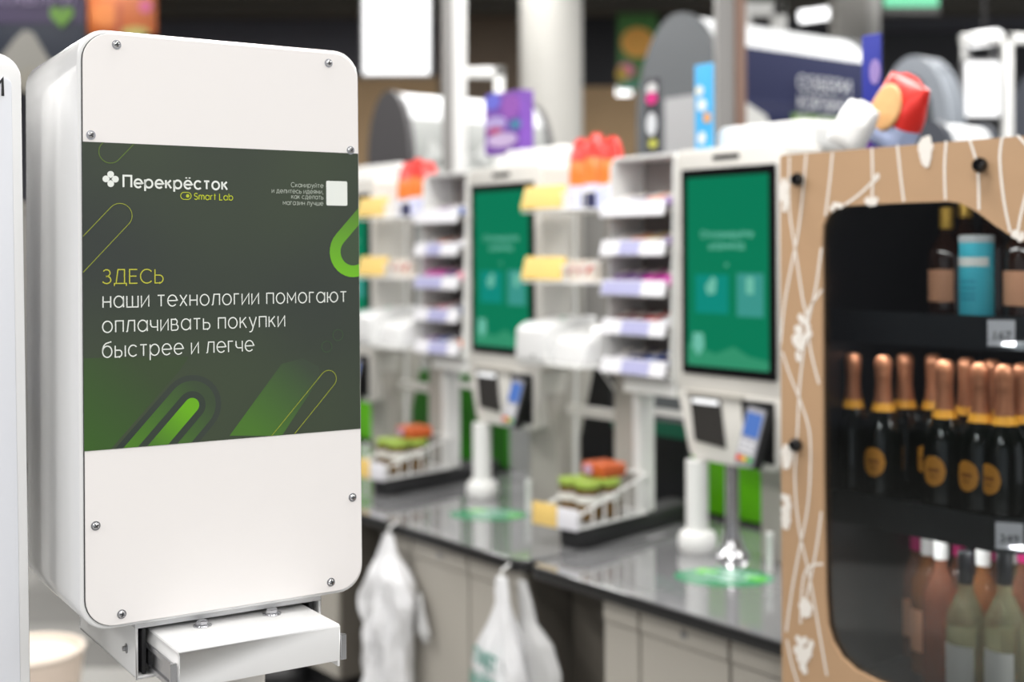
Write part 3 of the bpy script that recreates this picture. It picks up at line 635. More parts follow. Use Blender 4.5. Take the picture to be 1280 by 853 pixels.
# ---- snack bags standing on shelves
def snack_bag(label, pos, rz, w_, h_, d_, c_top, c_mid, c_low, grp, tilt=0, name='snack_bag', roll=0, round_print=None):
    t = thing(name, label, 'snack bag', world=pos, group=grp); t.rotation_euler = (Matrix.Rotation(rz, 3, 'Z') @ Matrix.Rotation(roll, 3, 'Y') @ Matrix.Rotation(tilt, 3, 'X')).to_euler()
    n = 10; k = 12
    def sec(z):
        e = min(1, (z/h_)*6)**.5 if z < h_*.16 else 1
        f = 1 if z < h_*.55 else max(0, (1-(z/h_-.55)/.42))**.6 if z < h_*.97 else 0
        g = 1 if z < h_*(.93 if round_print or name == 'white_bag' else .62) else max(.3, math.sqrt(max(0, 1-((z/h_-.62)/.4)**2)))
        return (w_/2*(1-.1*(z/h_))*g, max(.0015, d_/2*(.75+.25*e)*f))
    def part(nm, z0, z1, c_):
        mb = MB(); vs = []; fs = []; nn = 24
        for j in range(k+1):
            z = z0+(z1-z0)*j/k; a_, b3 = sec(z)
            for i in range(nn):
                q = 2*PI*i/nn; cx = math.copysign(abs(math.cos(q))**.5, math.cos(q)); sy = math.copysign(abs(math.sin(q))**.8, math.sin(q))
                vs.append((a_*cx*(1+.02*math.sin(z*90+i)), b3*sy*(1+.08*math.sin(q*4+z*60)), z))
        for j in range(k):
            for i in range(nn): fs.append((j*nn+i, j*nn+(i+1) % nn, (j+1)*nn+(i+1) % nn, (j+1)*nn+i))
        fs.append(tuple(range(nn-1, -1, -1))); fs.append(tuple(k*nn+i for i in range(nn)))
        return mb.add(vs, fs).build(nm, c_, t)
    part('lower_wrap', 0, h_*.34, c_low); part('middle_wrap', h_*.34, h_*.68, c_mid); part('upper_wrap', h_*.68, h_, c_top)
    if round_print:
        MB().lathe([(w_*.33, 0), (w_*.3, .004), (0, .008)], 22, sy=1.2).build('cookie_print', round_print, t, loc=(0, -d_/2*1.0-.0, h_*.52), rot=(PI/2, 0, 0))
    return t
red_w = mat('red_wrap', (236, 52, 44), .3); org_w = mat('orange_print_wrap', (228, 130, 60), .35); blu_w = mat('pale_blue_wrap', (200, 206, 236), .35)
for off, nm, xs in ((0, 'shelf between nearest and middle kiosk', (-.76, -.68, -.6)), (SP, 'shelf left of middle kiosk', (-.76, -.68, -.6))):
    for j, x in enumerate(xs):
        snack_bag('red and orange snack bag, %s from left on %s' % (ORD[j], nm), fa(x+off, .085-.0*j, 1.79), RZ+math.radians((28, 44, 30)[j]), .084, (.25, .262, .245)[j]-(.02 if off else 0), .06, red_w, org_w, blu_w, 'snack bags on the tag shelves')
    for j in range(3):
        q = thing('drink_carton', '%s carton, %s from left, lower %s' % (('red and white', 'white', 'red and white')[j], ORD[j], nm), 'carton', (-.655+off+.045*j, -.03, 1.552), group='small cartons on the tag shelves')
        MB().box(-.018, .018, -.02, .02, 0, .07).build('carton', mat('carton_white', (236, 226, 214), .4), q, bevel=.003)
        MB().prism([(-.018, .02), (.018, .045), (.018, .06), (-.018, .035)], -.0212, -.0202).build('red_band', mat('red_print', (200, 50, 36), .4), q)
        q = thing('bottle_pack', 'navy bottle, %s from left, upper %s' % (ORD[j], nm), 'bottle', (-.575+off+.022*j, -.06, 1.79), group='navy bottles on the tag shelves')
        MB().lathe([(.009, 0), (.009, .045), (.005, .052), (.005, .06), (0, .06)], 12).build('bottle_body', mat('navy_plastic', (36, 40, 84), .35), q)
        MB().lathe([(.0063, .052), (.0063, .062), (0, .063)], 12).build('cap', white_plain, q)
# ---- privacy panels behind
def panel(name, label, u0, u1, z0, z1, m, v=.4, cat='panel', grp=None):
    t = thing(name, label, cat, ((u0+u1)/2, v, z0), group=grp); h = (u1-u0)/2
    MB().box(-h, h, 0, .02, 0.012, z1-z0).build('board', m, t, bevel=.002)
    MB().box(-h, h, -.01, .03, 0, .014).build('foot_rail', black_m, t)
panel('privacy_screen', 'lime green panel behind the kiosk beside the bottle cabinet', -.55, -.12, CT, 1.08, lime, grp='panels behind the kiosks')
panel('privacy_screen', 'dark green panel behind the middle kiosk', -1.86, -1.6, CT, 1.2, dkgreen, grp='panels behind the kiosks')
panel('privacy_screen', 'dark green panel behind the farther jar basket', -2.33, -1.875, CT, 1.12, dkgreen, grp='panels behind the kiosks')
panel('privacy_screen', 'lime green panel behind the half hidden kiosk', -2.85, -2.45, CT, 1.08, lime, grp='panels behind the kiosks')
panel('privacy_screen', 'black panel behind the nearer jar basket', -1.32, -.96, CT, 1.27, mat('black_board', (22, 24, 27), .4), grp='panels behind the kiosks')
panel('privacy_screen', 'black panel behind the nearest tray tower', -.95, -.57, CT, 1.05, mat('black_board', (22, 24, 27), .4), grp='panels behind the kiosks')
pp = [o for o in COL.objects if o.name.startswith('privacy_screen')][-1]
MB().box(-.19, .19, -.004, 0, .25, .3).build('teal_band', mat('teal_band', (20, 120, 90), .4), pp)
# ---- plastic bags
bag_m = mat('white_plastic_film', (226, 226, 228), .35); bag_g = mat('grey_plastic_film', (190, 190, 190), .35)
def hang_bag(name, label, px, py, v, prof, m, dep=.45, seed=0, grp=None, folds=.16, back=.05):
    u, w_ = onA(px, py, v); t = thing(name, label, 'plastic bag', (u, v, w_), group=grp)
    rnd = random.Random(seed); mb = MB(); vs = []; fs = []; nn = 48; ph = [rnd.uniform(0, 6) for _ in range(6)]
    Z = []
    for i in range(len(prof)-1):
        for k in range(6): Z.append([prof[i][q]+(prof[i+1][q]-prof[i][q])*(k/6) for q in range(3)])
    Z.append(list(prof[-1]))
    for z, xl, xr_ in Z:
        c_ = (xl+xr_)/2; h_ = (xr_-xl)/2
        for i in range(nn):
            q = 2*PI*i/nn; f = 1+folds*(.5*math.sin(5*q+ph[0]+z*22)+.5*math.sin(9*q+ph[1]-z*14)+.35*math.sin(14*q+ph[2]+z*30))
            vs.append((c_+h_*math.cos(q)*(1+.04*math.sin(7*q+z*25)+.03*math.sin(3*q-z*40)), min(back, min(h_, .09)*dep*math.sin(q)*f), z))
    for j in range(len(Z)-1):
        for i in range(nn): fs.append((j*nn+i, j*nn+(i+1) % nn, (j+1)*nn+(i+1) % nn, (j+1)*nn+i))
    fs.append(tuple(range(nn))); fs.append(tuple((len(Z)-1)*nn+i for i in range(nn-1, -1, -1)))
    o = mb.add(vs, fs).build('film', m, t); return t
s_ = 4.05/1600/.72     # metres of u per pixel at that distance, roughly
hk = hang_bag('plastic_bag', 'crumpled white plastic bag hanging under the worktop beside the poster housing', 486, 672, -.54, [(0.01, -.018, .012), (-.06, -.045, .04), (-.13, -.1, .11), (-.2, -.15, .13), (-.27, -.13, .12), (-.34, -.1, .1), (-.42, -.13, .1), (-.6, -.14, .11), (-.66, -.1, .08)], bag_m, .6, 3, 'plastic bags hanging from the counters', .5)
hk2 = hang_bag('plastic_bag', 'white plastic bag with teal print hanging below the worktop joint', 627, 727, -.55, [(.012, -.02, .02), (-.03, -.025, .03), (-.06, -.022, .035), (-.12, -.05, .055), (-.2, -.1, .08), (-.25, -.12, .1), (-.3, -.1, .11), (-.55, -.1, .13), (-.6, -.06, .1)], bag_m, .55, 8, 'plastic bags hanging from the counters', .3)
hk3 = hang_bag('plastic_bag', 'grey translucent plastic bag tucked behind the teal printed bag', 655, 740, -.495, [(.03, -.03, .01), (-.08, -.02, .06), (-.13, -.03, .13), (-.2, -.04, .16), (-.5, -.04, .18), (-.55, .0, .12)], bag_g, .3, 5, 'plastic bags hanging from the counters', .1, .022)
hk4 = hang_bag('plastic_bag', 'small grey plastic scrap hanging right of the crumpled bag', 524, 742, -.5, [(.0, -.01, .01), (-.05, -.02, .025), (-.12, -.015, .06), (-.15, .02, .05)], bag_g, .4, 6, 'plastic bags hanging from the counters', .1)
teal = mat('teal_print', (60, 150, 134), .4)
font_mesh('lettering', 'ПАКЕТ', .06, teal, hk2, (-.0, -.064, -.235), (PI/2, math.radians(6), 0), wd=.11, bold=.002)
font_mesh('lettering', 'МАЙКА', .06, teal, hk2, (-.005, -.066, -.305), (PI/2, math.radians(6), 0), wd=.13, bold=.002)
for h_, px_, py_ in ((hk, 486, 672), (hk2, 627, 727)):
    MB().tube([(0, 0, .0), (0, .0, .03), (0, .03, .045)], .004, 8).build('hook_loop', white_plain, h_)

# ================================================================== BOTTLE CABINET
CV = -.685; CU0 = .773; CU1 = 1.86; CH = 1.853
cb = thing('bottle_cabinet', 'kraft fronted bottle cabinet with white vine print and clear window', 'cabinet', (CU0, CV, 0))
def onC(px, py, lift=0): u, w_ = onA(px, py, CV-lift); return u-CU0, w_
win = [onC(*p) for p in ((1027.5, 480), (1027, 300), (1028, 282), (1034, 269), (1044, 261), (1056, 257.5), (1100, 255), (1150, 253), (1185, 252), (1200, 254), (1213, 260), (1228, 270), (1245, 283), (1262, 294), (1280, 302))]
rx = CU1-CU0-.07
win += [(rx-.12, win[-1][1]-.01), (rx-.04, win[-1][1]-.04), (rx, win[-1][1]-.09), (rx, .76), (rx-.05, .71)]
win += [onC(*p) for p in ((1125, 862), (1096, 852), (1070, 839), (1052, 823), (1040, 803), (1034, 782), (1031, 740), (1028.5, 600))]
outer = [(0, .08), (CU1-CU0, .08), (CU1-CU0, CH), (.006, CH), (.0, CH-.006)]
bm = bmesh.new()
def loop(pts):
    vs = [bm.verts.new((x, 0, z)) for x, z in pts]; return [bm.edges.new((vs[i], vs[(i+1) % len(vs)])) for i in range(len(vs))]
ed = loop(outer)+loop(win); bmesh.ops.triangle_fill(bm, use_beauty=True, edges=ed)
# keep only triangles outside the window
def inside(p, poly):
    r = False; j = len(poly)-1
    for i in range(len(poly)):
        if (poly[i][1] > p[1]) != (poly[j][1] > p[1]) and p[0] < (poly[j][0]-poly[i][0])*(p[1]-poly[i][1])/(poly[j][1]-poly[i][1])+poly[i][0]: r = not r
        j = i
    return r
bmesh.ops.delete(bm, geom=[f for f in bm.faces if inside((f.calc_center_median().x, f.calc_center_median().z), win)], context='FACES_ONLY')
ex = bmesh.ops.extrude_face_region(bm, geom=bm.faces[:]); bmesh.ops.translate(bm, vec=(0, .008, 0), verts=[v for v in ex['geom'] if isinstance(v, bmesh.types.BMVert)])
bmesh.ops.recalc_face_normals(bm, faces=bm.faces)
me = bpy.data.meshes.new('front_board'); bm.to_mesh(me); bm.free(); me.materials.append(kraft)
fb = bpy.data.objects.new('front_board', me); COL.objects.link(fb); fb.parent = cb
pane = MB().box(.02, CU1-CU0-.02, .009, .012, .3, CH-.03).build('window_pane', thin_glass('clear_acrylic', (240, 243, 244)), cb)
cblk = mat('cabinet_black', (12, 13, 15), .28)
CD = .62
MB().box(.01, .03, .014, CD, .08, CH-.01).build('side_wall', cblk, cb); MB().box(.03, CU1-CU0-.0, CD-.02, CD, .08, CH-.01).build('back_wall', cblk, cb)
MB().box(.03, CU1-CU0, .014, CD-.02, CH-.05, CH-.01).build('roof', cblk, cb); MB().box(.03, CU1-CU0, .014, CD-.02, 0, .1).build('base', black_m, cb)
MB().box(CU1-CU0-.02, CU1-CU0, .014, .1, .1, CH-.05).build('corner_post', cblk, cb)
shm = mat('charcoal_shelf', (30, 33, 36), .4)
def shelf(z, cu):     # front edge then chamfer
    ol = [(.03, .135), (cu, .135), (cu+.25, .3), (CU1-CU0-.0, .33), (CU1-CU0, CD-.02), (.03, CD-.02)]
    s = MB().prism(ol, z-.012, z, 'xy').build('shelf', shm, cb)
    mb = MB()
    for (a_, b3) in ((ol[0], ol[1]), (ol[1], ol[2])):
        d = Vector((b3[0]-a_[0], b3[1]-a_[1])).normalized(); n_ = (d.y*.004, -d.x*.004)
        q = [(a_[0], a_[1]), (b3[0], b3[1]), (b3[0]+n_[0], b3[1]+n_[1]), (a_[0]+n_[0], a_[1]+n_[1])]
        mb.prism(q, z-.045, z+.022, 'xy')
    mb.build('shelf_lip', shm, s, smooth=False); return s, ol
SH = [1.5, 1.11, .72]
shl = [shelf(SH[0], .395), shelf(SH[1], .41), shelf(SH[2], .45)]
for i, (s, ol) in enumerate(shl[:2]):
    a_ = ol[1]; d = (Vector(ol[2])-Vector(ol[1])).normalized(); ang = math.atan2(d.y, d.x)
    tg = MB().box(.005, .055, -.008, -.005, -.024, .026).build('price_tag', tagw, s, loc=(a_[0], a_[1], SH[i]-.012), rot=(0, 0, ang))
    font_mesh('numerals', '167' if i == 0 else '349', .024, black_m, tg, (.03, -.0086, -.012), (PI/2, 0, 0))
# added glowing strips and area lamps, kept out of view, to brighten the bottles
fill_glow = mat('cabinet_fill_glow', (255, 250, 240), .4, emit=1.5)
for z, y in ((CH-.062, .05), (SH[0]-.024, .155), (SH[1]-.024, .155)):
    MB().box(.06, .75 if z > 1.6 else .38, y-.006, y+.006, z, z+.005).build('added_fill_strip', fill_glow, cb)
    for x in (.25, .62) if z > 1.6 else (.22, .5):
        p_ = fa(CU0+x, CV+y, z-.004); area(p_, .3, .02, .55 if z > 1.6 else .6, (Matrix.Rotation(RZ, 3, 'Z') @ Matrix.Rotation(math.radians(8 if z < 1.6 else 28), 3, 'X')).to_euler())
# vines
mb = MB(); putv = lambda p: (p[0], -.0008, p[1])
def vpath(pts, wd=.005):
    P = [onC(*p) for p in pts]; out = []
    for i in range(len(P)-1):       # catmull-rom
        p0, p1, p2, p3 = P[max(i-1, 0)], P[i], P[i+1], P[min(i+2, len(P)-1)]
        for k in range(6):
            t = k/6; out.append(tuple(.5*((2*p1[q])+(-p0[q]+p2[q])*t+(2*p0[q]-5*p1[q]+4*p2[q]-p3[q])*t*t+(-p0[q]+3*p1[q]-3*p2[q]+p3[q])*t**3) for q in (0, 1)))
    out.append(P[-1]); ribbon(mb, out, wd, putv)
for pts in (((987, 196), (987, 260), (994, 310), (1003, 370), (1008, 395), (1014, 440), (1024, 480)), ((1008, 193), (1004, 240), (998, 290), (990, 330), (981, 380), (976, 430)),
            ((1041, 190), (1037, 230), (1032, 270)), ((1027, 310), (1020, 360), (1012, 395), (1006, 430), (1000, 480), (997, 540), (994, 600), (999, 660), (1012, 720), (1026, 800), (1034, 845)),
            ((978, 440), (988, 470), (1000, 500), (1012, 540), (1013, 590), (1009, 640), (999, 690), (990, 740), (983, 790)), ((1090, 184.5), (1091, 220), (1090, 252)),
            ((1122, 181), (1126, 220), (1130, 252)), ((1183, 176), (1181, 210), (1182, 250)), ((1212, 174), (1222, 210), (1224, 262)), ((1253, 171), (1250, 200), (1255, 250), (1263, 290)),
            ((1272, 169), (1290, 190), (1300, 210)), ((1290, 215), (1276, 270), (1272, 296)), ((1028, 362), (1015, 380), (1008, 395)), ((1029, 705), (1010, 710), (1003, 735), (1001, 780)),
            ((1092, 226), (1080, 238), (1068, 248), (1056, 256)), ((1091, 226), (1097, 218), (1098, 222), (1092, 228)), ((984, 800), (990, 830), (1000, 862)), ((1027, 640), (1020, 690), (1008, 750))):
    vpath(pts)
mb.build('vine_print', vine, cb, smooth=False)
mb = MB(); rnd = random.Random(2)
for (cx, cy, w_, h_) in ((1003, 425, 15, 36), (1158, 188, 10, 22), (980, 245, 7, 26), (1005, 815, 15, 32), (983, 640, 7, 30), (984, 572, 8, 16), (1272, 296, 12, 8), (1090, 252, 12, 6), (1046, 260, 12, 6), (1008, 760, 9, 12)):
    for k in range(26):
        q = rnd.uniform(0, 6.28); rr_ = rnd.random()**.5; kz = k; a_ = onC(cx+w_*.62*rr_*math.cos(q)*(1-.3*(rr_*math.sin(q))), cy+h_*.8*rr_*math.sin(q)); r2 = .0072 if h_ > 10 else .004
        if a_[0] < r2: a_ = (r2, a_[1])
        if inside(a_, win): continue
        mb.poly([(lambda p: (p[0], -.0012-kz*3e-5, p[1]))((a_[0]+r2*math.cos(t), a_[1]+r2*1.15*math.sin(t))) for t in [2*PI*i/10 for i in range(10)]])
tag(mb.build('grape_print', vine, cb, smooth=False), kind='stuff')
for px, py in ((1002, 225), (1230.5, 207), (1000, 556)):
    q = onC(px, py); MB().lathe([(.005, 0), (.005, .006), (.012, .007), (.0145, .013), (.0145, .018), (.01, .025), (0, .027)], 20).build('knob', black_gl, cb, loc=(q[0], 0, q[1]), rot=(PI/2, 0, 0))
# bottles
gl_dark = mat('dark_bottle_glass', (10, 14, 11), .08, coat=.3); copper = mat('copper_foil', (176, 116, 84), .35, metal=.55, noise=.25, nscale=120); gold_b = mat('gold_band', (226, 160, 48), .4); label_o = mat('orange_label', (222, 150, 52), .45)
def curved_label(mb, r, a0, a1, z0, z1, oval=True, n=14):
    vs = []; fs = []
    for i in range(n+1):
        t = i/n; a_ = a0+(a1-a0)*t; hh = (z1-z0)/2*(math.sqrt(max(0, 1-(2*t-1)**2)) if oval else 1); zc = (z0+z1)/2
        vs += [(r*math.cos(a_), r*math.sin(a_), zc-hh-.0004), (r*math.cos(a_), r*math.sin(a_), zc+hh+.0004)]
    for i in range(n): fs.append((2*i, 2*i+2, 2*i+3, 2*i+1))
    mb.add(vs, fs)
def champagne(label, uvw, face):
    t = thing('sparkling_wine_bottle', label, 'bottle', uvw, group='dark sparkling wine bottles on the middle shelf'); t.rotation_euler.z = RZ+face
    MB().lathe([(.038, 0), (.043, .004), (.0435, .02), (.0435, .135), (.041, .155), (.034, .178), (.024, .2), (.018, .222), (.0155, .25), (.015, .29)], 28).build('glass', gl_dark, t)
    MB().lathe([(.0225, .207), (.0188, .224), (.0163, .25), (.0165, .268), (.0175, .272), (.0165, .278), (.0178, .285), (.0185, .295), (.0175, .307), (.012, .314), (0, .316)], 22).build('foil', copper, t)
    MB().lathe([(.0262, .197), (.0232, .207), (.0222, .211), (.0215, .214)], 22).build('foil_band', gold_b, t)
    mb = MB(); curved_label(mb, .0438, -PI/2-.62, -PI/2+.62, .062, .122); l = mb.build('oval_label', label_o, t)
    mb = MB(); curved_label(mb, .0441, -PI/2-.3, -PI/2+.3, .09, .097, False, 6); curved_label(mb, .0441, -PI/2-.2, -PI/2+.2, .08, .083, False, 6); mb.build('label_line', mat('brown_print', (150, 90, 30), .5), l)
    return t
bp = [(1066, 440, .19, -.9), (1104, 447, .19, .1), (1131, 443, .27, -.1), (1167, 447, .3, .2), (1181, 455, .19, .0), (1208, 452, .27, .0), (1226, 460, .19, -.15), (1240, 449, .27, 0), (1256, 456, .19, -.25), (1278, 455, .24, -.3)]
for j, (px, py, dv, fc) in enumerate(bp):
    u, w_ = onA(px, py, CV+dv); champagne('dark sparkling wine bottle with copper foil, %s from left on middle shelf' % ORD[j], (u, CV+dv, SH[1]), fc)
def wine(label, px, py, dv, body, cap, lab, top=.3, face=0, capn='cap', sh=SH[2], grp='wine bottles on the bottom shelf', frost=None, labz=(.05, .135)):
    u, w_ = onA(px, py, CV+dv); t = thing('wine_bottle', label, 'bottle', (u, CV+dv, sh), group=grp); t.rotation_euler.z = RZ+face; k = top/.3
    MB().lathe([(.034, 0), (.038, .004), (.038, .17*k), (.035, .19*k), (.022, .215*k), (.0145, .23*k), (.0135, .29*k), (.015, .292*k), (.015, .298*k), (0, .3*k)], 26).build('glass', body, t)
    MB().lathe([(.0148, .245*k), (.0152, .25*k), (.0155, .3*k), (.013, .304*k), (0, .305*k)], 20).build(capn, cap, t)
    if lab:
        mb = MB(); curved_label(mb, .0384, -PI/2-.95, -PI/2+.95, labz[0]*k, labz[1]*k, False, 12); mb.build('paper_label', lab, t)
    return t
def bottle_glass(name, col): 
    m = mat(name, col, .06, trans=.75); m.node_tree.nodes['Principled BSDF'].inputs['IOR'].default_value = 1.3; return m
pale = bottle_glass('pale_wine_glass', (200, 198, 160)); rose = bottle_glass('rose_wine_glass', (206, 140, 110)); amber = bottle_glass('amber_glass', (206, 138, 84)); clear = bottle_glass('clear_bottle_glass', (220, 224, 222))
capw = mat('white_cap', (230, 228, 226), .4); capp = mat('pink_cap', (206, 40, 120), .4); capk = mat('black_cap', (22, 22, 26), .4); lw = mat('paper_label_white', (216, 214, 208), .6); lk = mat('peach_label', (206, 150, 116), .6)
for j, (px, py, dv, bd, cp, lb, nm) in enumerate((
    (1112, 655, .4, amber, capw, lk, 'amber wine bottle with white cap'), (1146, 658, .42, rose, capp, lk, 'rose wine bottle with pink cap'), (1160, 660, .33, amber, capw, lk, 'amber wine bottle with white cap and peach label'),
    (1176, 661, .24, rose, capw, None, 'clear pink bottle with tall white cap'), (1199, 662, .38, rose, capp, None, 'pink bottle with pink cap behind the black capped one'), (1207, 692, .165, pale, capk, lw, 'pale wine bottle with black cap and white label'),
    (1229, 668, .26, amber, capw, lw, 'amber bottle with white cap between the two black capped ones'), (1240, 666, .4, rose, capp, None, 'pink bottle with pink cap at the back'), (1256, 690, .165, pale, capk, lw, 'pale wine bottle with black cap near the frame edge'),
    (1264, 664, .3, pale, capw, lw, 'pale bottle with white cap behind the last black capped one'), (1282, 660, .26, rose, capp, lw, 'pink capped bottle cut by the frame edge'))):
    u, w_ = onA(px, py, CV+dv); wine('%s on the bottom shelf' % nm, px, py, dv, bd, cp, lb, top=w_-SH[2])
# top shelf
u, w_ = onA(1221, 392, CV+.2)
cy = thing('gift_tube', 'turquoise gift tube with silver lid on the top shelf', 'tube', (u, CV+.2, SH[0]))
MB().lathe([(.034, 0), (.034, .175)], 30).build('tube', mat('turquoise_card', (66, 178, 196), .4), cy)
MB().lathe([(.0346, .165), (.0346, .178), (.03, .18), (0, .18)], 30).build('lid', mat('silver_card', (176, 180, 180), .35), cy)
mb = MB(); curved_label(mb, .0343, -PI/2-1.3, -PI/2+1.3, .118, .135, False, 14); mb.build('white_band', mat('band_white', (214, 214, 208), .5), cy)
mb = MB()
for z in (.05, .06, .072, .085): curved_label(mb, .0343, -PI/2-.6, -PI/2+.5, z, z+.004, False, 8)
mb.build('small_print', mat('teal_dark_print', (36, 140, 160), .5), cy)
brn = mat('brown_spirit_glass', (40, 22, 14), .08, coat=.3)
for j, (px, dv, cpm, lb, nm) in enumerate(((1183, .32, mat('gold_cap', (190, 150, 60), .35, metal=.5), lk, 'dark spirit bottle with dim label left of the turquoise tube'), (1206, .36, mat('gold_cap', (190, 150, 60), .35), None, 'dark bottle with gold cap behind the turquoise tube'),
        (1236, .42, mat('gold_cap', (190, 150, 60), .35), None, 'dark bottle with gold cap at the back right of the turquoise tube'), (1279, .24, capk, lk, 'dark spirit bottle with peach label at the frame edge'))):
    wine(nm+', top shelf', px, 255, dv, brn, cpm, lb, top=.27 if j in (1, 2) else .24, sh=SH[0], grp='dark spirit bottles on the top shelf')
# bags lying on top of cabinet
mr_ = onA(1120, 180, CV+.12)
cookie = mat('cookie_print', (226, 178, 120), .5, noise=.15, nscale=40)
snack_bag('large red snack bag with a cookie print leaning on top of the bottle cabinet', fa(.893, CV+.2, CH+.022), RZ-math.radians(12), .13, .16, .075, red_w, red_w, mat('pale_blue_print', (186, 200, 236), .35), 'bags on the bottle cabinet', name='cookie_bag', roll=math.radians(27), tilt=math.radians(-4), round_print=cookie)
snack_bag('plain white bag leaning on top of the bottle cabinet', fa(.862, CV+.1, CH+.016), RZ+math.radians(5), .085, .105, .055, white_plain, white_plain, white_plain, 'bags on the bottle cabinet', name='white_bag', roll=math.radians(28), tilt=math.radians(-6))

# ================================================================== BACKGROUND
# column
p = at(691, 300, 9)
col = thing('round_column', 'white round column rising to the dark ceiling', 'column', world=(p.x, 9.2, 0))
MB().lathe([(.225, .1), (.225, 4.14)], 40).build('shaft', mat('column_white', (206, 204, 198), .5), col); MB().lathe([(.24, 0), (.24, .1)], 40).build('base', grey_side, col); MB().lathe([(.25, 4.14), (.25, 4.2)], 40).build('collar', grey_side, col)
p = at(1075, 300, 8)
col = thing('square_column', 'grey square column right of the navy printed shelter', 'column', world=(p.x+.0, 8.4, 0))
MB().box(-.03, .17, 0, .25, 0, 4.2).build('shaft', mat('column_grey', (128, 126, 122), .6), col, bevel=.01); MB().box(.17, .26, .04, .2, 0, 4.2).build('conduit', mat('conduit_grey', (160, 159, 156), .5), col, bevel=.01)
# low partition row behind the kiosks
lp = thing('partition', 'pale grey partition running behind the checkout line', 'partition', world=(0, 9.8, 0))
for i in range(9):
    MB().box(-4+i*.95, -3.06+i*.95, 0, .06, .05, 2.0).build('partition_panel', mat('partition_grey', (150, 148, 144), .5), lp, bevel=.004)
MB().box(-4, 4.55, -.02, .08, 2.0, 2.04).build('top_rail', grey_side, lp); MB().box(-4, 4.55, -.02, .08, 0, .05).build('bottom_rail', black_m, lp)
# arched shelters
def shelter(label, px0, px1, ptop, Y, length, white_m, low_m, end_m, rz=RZ, grp='arched shelters behind the checkout', cap=.16):
    a_ = at(px0, ptop, Y); ur = math.tan(0)
    zt_ = a_.z
    # width along U so that projection spans px0..px1
    lo, hi = .05, 3
    for _ in range(40):
        W = (lo+hi)/2; q = Vector((a_.x, Y, 0))+UA*W; pxr = CX+F*q.x/q.y
        if pxr < px1: lo = W
        else: hi = W
    t = thing('arched_shelter', label, 'shelter', world=(a_.x, Y, 0), rz=rz, group=grp)
    def archline(r0, n=44):
        pts = [(W-r0, 0.0), (W-r0, zt_-W*.9)]; cx = W/2; rw = W/2-r0
        pts += [(cx+rw*math.cos(PI*i/n), zt_-W*.9+(W*.9-r0)*math.sin(PI*i/n)) for i in range(1, n)]
        return pts+[(r0, zt_-W*.9), (r0, 0.0)]
    MB().prism(archline(0), 0, .04).build('end_wall', end_m, t)
    MB().prism(archline(0), length, length+.04).build('end_wall', end_m, t)
    A_ = archline(.012); B_ = archline(.05); n = len(A_)
    for nm, m_, lo_, hi_ in (('roof_shell', white_m, zt_-cap, 99), ('side_shell', low_m, -1, zt_-cap)):
        mb = MB()
        for i in range(n-1):
            zc = (A_[i][1]+A_[i+1][1])/2
            segs = [(A_[i], A_[i+1], B_[i], B_[i+1])]
            for a1, a2, b1, b2_ in segs:
                if lo_ < zc <= hi_:
                    mb.add([(a1[0], .04, a1[1]), (a2[0], .04, a2[1]), (a2[0], length, a2[1]), (a1[0], length, a1[1]), (b1[0], .04, b1[1]), (b2_[0], .04, b2_[1]), (b2_[0], length, b2_[1]), (b1[0], length, b1[1])],
                           [(0, 3, 2, 1), (4, 5, 6, 7), (0, 1, 5, 4), (1, 2, 6, 5), (2, 3, 7, 6), (3, 0, 4, 7)])
        if mb.v: mb.build(nm, m_, t)
    return t, W, zt_
arch_grey = mat('arch_grey', (92, 95, 98), .5); arch_dk = mat('arch_dark', (84, 82, 84), .5); navy = mat('navy_print', (46, 50, 80), .8, spec=.15); arch_w = mat('arch_white', (236, 238, 240), .5)
t1, W1, Z1 = shelter('grey arched shelter with a navy printed side and white roof', 795, 905, 27, 6.6, 1.25, arch_w, navy, arch_grey)
S1 = t1
xs = W1+.002
pw = mat('print_card_white', (226, 226, 222), .5)
for txt, y0, z_, m_, bg in (('СОБЕРИ', .5, Z1-.37, arch_w, None), ('КОРЗИНУ', .5, Z1-.47, arch_w, None), ('БЫСТРО', .5, Z1-.575, arch_w, mat('print_green_band', (126, 160, 80), .5)), ('МИНУТЫ', .5, Z1-.69, arch_w, mat('print_violet_band', (92, 62, 140), .5))):
    if bg: MB().box(xs-.002, xs+.002, y0, 1.0, z_-.02, z_+.08).build('print_band', bg, t1)
    font_mesh('lettering', txt, .1, m_, t1, (xs+.005, y0+.25, z_), (PI/2, 0, PI/2), wd=.42)
MB().prism([(.12, Z1-.45), (.3, Z1-.52), (.48, Z1-.8), (.42, Z1-1.0), (.1, Z1-.9), (.04, Z1-.6)], xs-.001, xs+.003, 'yz').build('card_print', pw, t1)
# dark grey details on its end wall
MB().box(W1*.36, W1*.72, -.012, 0, 1.6, Z1-.42).build('notice_board', mat('notice_grey', (170, 170, 172), .4), t1)
t2, W2, Z2 = shelter('dark grey arched shelter with a white cat photo print on its side', 459, 512, 118, 7.4, 1.0, arch_w, mat('photo_grey_print', (170, 172, 170), .5, noise=.2, nscale=6), arch_dk)
